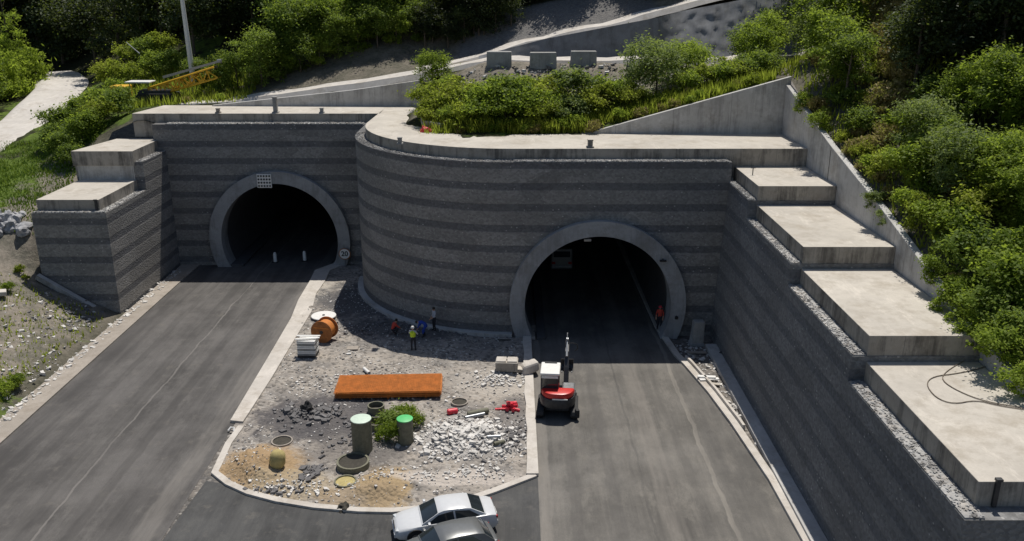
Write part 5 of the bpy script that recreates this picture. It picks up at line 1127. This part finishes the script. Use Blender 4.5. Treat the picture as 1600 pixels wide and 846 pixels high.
for px, Y, sc, v_ in ((985, 65, .9, 2), (1075, 66, .9, 0), (1100, 66.5, .95, 2), (1125, 66.2, .95, 0), (1150, 66, .85, 2), (1170, 66.4, .9, 1), (1190, 67, 1.0, 1), (1135, 68.5, .9, 2), (1165, 69, 1.0, 1)): g2('shrub', px, Y, sc, 'green shrub growing just behind the triangular retaining wall', 'shrubs behind the triangular wall', var=v_)
for k in range(60):
    px = vr.uniform(655, 930); Y = vr.uniform(62.3, 65.5)
    if px < 665 and Y < 64.5: continue
    if px < 735: g2('weed', px, Y+.6, vr.uniform(1.2, 1.8), 'tall yellow green weed clump at the left end of the planted bed', 'tall weeds at the left end of the planted bed', var=0)
    g2('weed', px, Y, vr.uniform(.6, 1.05), 'tall weed clump at the front of the planted bed', 'weeds in the planted bed', var=vr.choice((0, 0, 1, 1, 2)))
for k in range(26): g2('weed', vr.uniform(960, 1190), vr.uniform(63.1, 65.2), vr.uniform(.5, .9), 'weed clump along the top of the triangular retaining wall', 'weeds behind the triangular wall', var=vr.choice((0, 1, 2)))
g2('light', 1180, 70.5, .72, 'bright green tree behind the corner of the retaining walls', var=1)
g2('light', 1165, 73, .62, 'bright tree left behind the one at the wall corner', var=0)
g2('light', 1195, 75, .8, 'tall bright tree furthest back behind the wall corner', var=0)
# right slope
GR = 'trees on the slope right of the retaining wall'
for px, Y, sc, k, lb in ((1300, 60, .85, 'light', 'large bright green tree overhanging the top of the sloping wall'), (1280, 66, .95, 'light', 'bright tree behind the large overhanging one on the right slope'), (1340, 68, 1.0, 'light', 'tall bright tree further right behind the overhanging one'), (1265, 73, .9, 'locust', 'feathery tree behind the lone concrete block'), (1320, 57, .7, 'mid', 'shaded lower tree in front of the large overhanging one')): g2(k, px, Y, sc, lb)
for px, Y, sc, k in ((1400, 80, 1.1, 'mid'), (1230, 80, .8, 'mid'), (1310, 80, .9, 'light'), (1440, 82, 1.2, 'light'), (1480, 80, 1.3, 'mid')): g2(k, px, Y, sc, 'green tree high on the right slope beyond the path', 'trees high on the right slope')
for px, Y, sc in ((1440, 64, .85), (1470, 60, .85), (1510, 62, .95), (1550, 58, .9), (1590, 60, 1.0), (1480, 68, 1.0), (1540, 68, 1.1), (1600, 66, 1.1), (1440, 73, 1.0), (1500, 75, 1.1), (1560, 75, 1.2), (1620, 72, 1.2), (1400, 86, 1.0), (1500, 86, 1.2), (1590, 84, 1.2), (1640, 78, 1.2), (1450, 92, 1.1), (1550, 94, 1.2), (1500, 54, .75), (1560, 52, .75), (1620, 52, .8)): g2('dark', px, Y, sc, 'dark tree in the dense wood at the upper right', 'dark trees of the wood at the upper right')
for px, Y, sc in ((1480, 44, .55), (1530, 42, .6), (1580, 40, .6), (1620, 38, .6), (1560, 47, .6), (1600, 45, .65), (1500, 49, .55)): g2('light', px, Y, sc, 'bright leafy tree on the slope above the lower terraces', 'bright trees above the lower terraces')
for px, Y, sc, v_ in ((1340, 53, .8, 1), (1430, 49, 1.1, 0), (1385, 47, .8, 2), (1420, 45.5, 1.0, 0), (1450, 44.5, 1.1, 0), (1450, 51, 1.1, 1), (1440, 41.8, .75, 2), (1465, 40.5, .9, 0), (1490, 39.5, 1.0, 0), (1510, 37.6, 1.05, 1), (1560, 35.6, 1.1, 0), (1500, 35.9, .6, 0), (1545, 34, .9, 1), (1585, 34, 1.1, 0), (1590, 32.0, .8, 1), (1475, 46.5, 1.1, 1), (1560, 41, 1.1, 2), (1530, 40, 1.0, 2), (1610, 35.5, 1.1, 0)): g2('shrub', px, Y, sc, 'leafy shrub in the dense growth above the sloping retaining wall', 'shrubs above the sloping wall', var=v_)
for k in range(55):
    Y = vr.uniform(32, 64); x = XI+.8+vr.random()**1.5*5; grow('weed', x, Y, vr.uniform(.6, 1.1), 'weed clump along the top of the sloping retaining wall', 'weeds along the sloping wall', var=vr.choice((0, 1, 2, 2)))
for k in range(46): g2('weed', 1392+vr.uniform(-24, 26), vr.uniform(50, 72), vr.uniform(.9, 1.5), 'dry straw coloured grass clump on the right slope', 'dry grass clumps on the right slope', var=2)
for px, Y, s_, k_, v_, lb in ((1565, 47, .95, 'locust', 1, 'tall feathery bright tree on the upper part of the right slope'), (1500, 43, .8, 'locust', 0, 'feathery grey green tree above the third terrace'), (1590, 41, .75, 'locust', 1, 'feathery bright tree at the right edge above the lower terraces'), (1440, 48, .7, 'locust', 0, 'small feathery tree below the dry grass on the right slope')): g2(k_, px, Y, s_, lb, var=v_)
# weeds on the island and left slope
q = onisl(622, 668); o = place(KINDS['shrub'][1], USED, (q[0], q[1], q[2]-.1), .4, (.85, .75, .50), 'low green bush among the drain pipes on the island')
q = onisl(606, 690); place(KINDS['weed'][1], USED, (q[0], q[1], q[2]-.05), 1.2, .9, 'small weed clump between the two lidded drain pipes')
for px, py, s_ in ((640, 655, .8), (652, 668, .7), (598, 668, .6)): q = onisl(px, py); place(KINDS['weed'][1], USED, (q[0], q[1], q[2]-.05), px, s_, 'weed clump at the edge of the low island bush', 'weeds round the low island bush')
for k in range(90):
    if k < 50: x, y = vr.uniform(-33, -29.2), vr.uniform(36, 47)
    else: x, y = vr.uniform(-44, -34), vr.uniform(42, 60)
    grow('weed', x, y, vr.uniform(.25, .7), 'low weed clump on the gravel slope left of the left road', 'weeds on the left slope', var=vr.choice((1, 1, 0, 2)))
# grass too fine to count
gv = []; gf = []; gr = np.random.RandomState(5)
def blades(nb, fx, hb):
    for _ in range(nb):
        x, y = fx(); z = h(x, y); a = gr.rand()*6.28; hh_ = hb*(.5+gr.rand()); wv = .05+.04*gr.rand(); k = len(gv); c_, s_ = math.cos(a), math.sin(a); lx, ly = gr.uniform(-.5, .5, 2)*hh_
        gv.extend([(x-c_*wv, y-s_*wv, z-.1), (x+c_*wv, y+s_*wv, z-.1), (x+lx, y+ly, z+hh_)]); gf.append((k, k+1, k+2))
blades(3500, lambda: (gr.uniform(-42, -29.2), gr.uniform(36, 58)), .22)
blades(5000, lambda: (gr.uniform(-6.5, 6), gr.uniform(62.2, 67)), .8)
blades(3500, lambda: (gr.uniform(6, 19), gr.uniform(63, 67)), .7)
blades(4000, lambda: (gr.uniform(-40, -24), gr.uniform(78.5, 90)), .7)
blades(4500, lambda: (gr.uniform(19.9, 30), gr.uniform(32, 72)), .55)
blades(300, lambda: (gr.uniform(-42, -29.2), gr.uniform(36, 58)), .3)
tag(MB().add(gv, gf).build('grass', M['leafY']), 'rough grass growing on the slopes and in the planted bed', 'grass', kind='stuff')
gv = []; gf = []
blades(14000, lambda: (gr.uniform(-50, -34.8), gr.uniform(61, 76)), .20)
blades(2500, lambda: (gr.uniform(-33.5, -29.3), gr.uniform(36, 45)), .2)
tag(MB().add(gv, gf).build('grass', M['lawn']), 'short green grass beside the dirt road and on the left slope', 'grass', kind='stuff')
for L_ in KINDS.values():            # a kind whose prototype was never planted
    for p in L_:
        if p.name not in USED:
            for c in list(KIDS[p.name]): bpy.data.objects.remove(c)
            bpy.data.objects.remove(p)
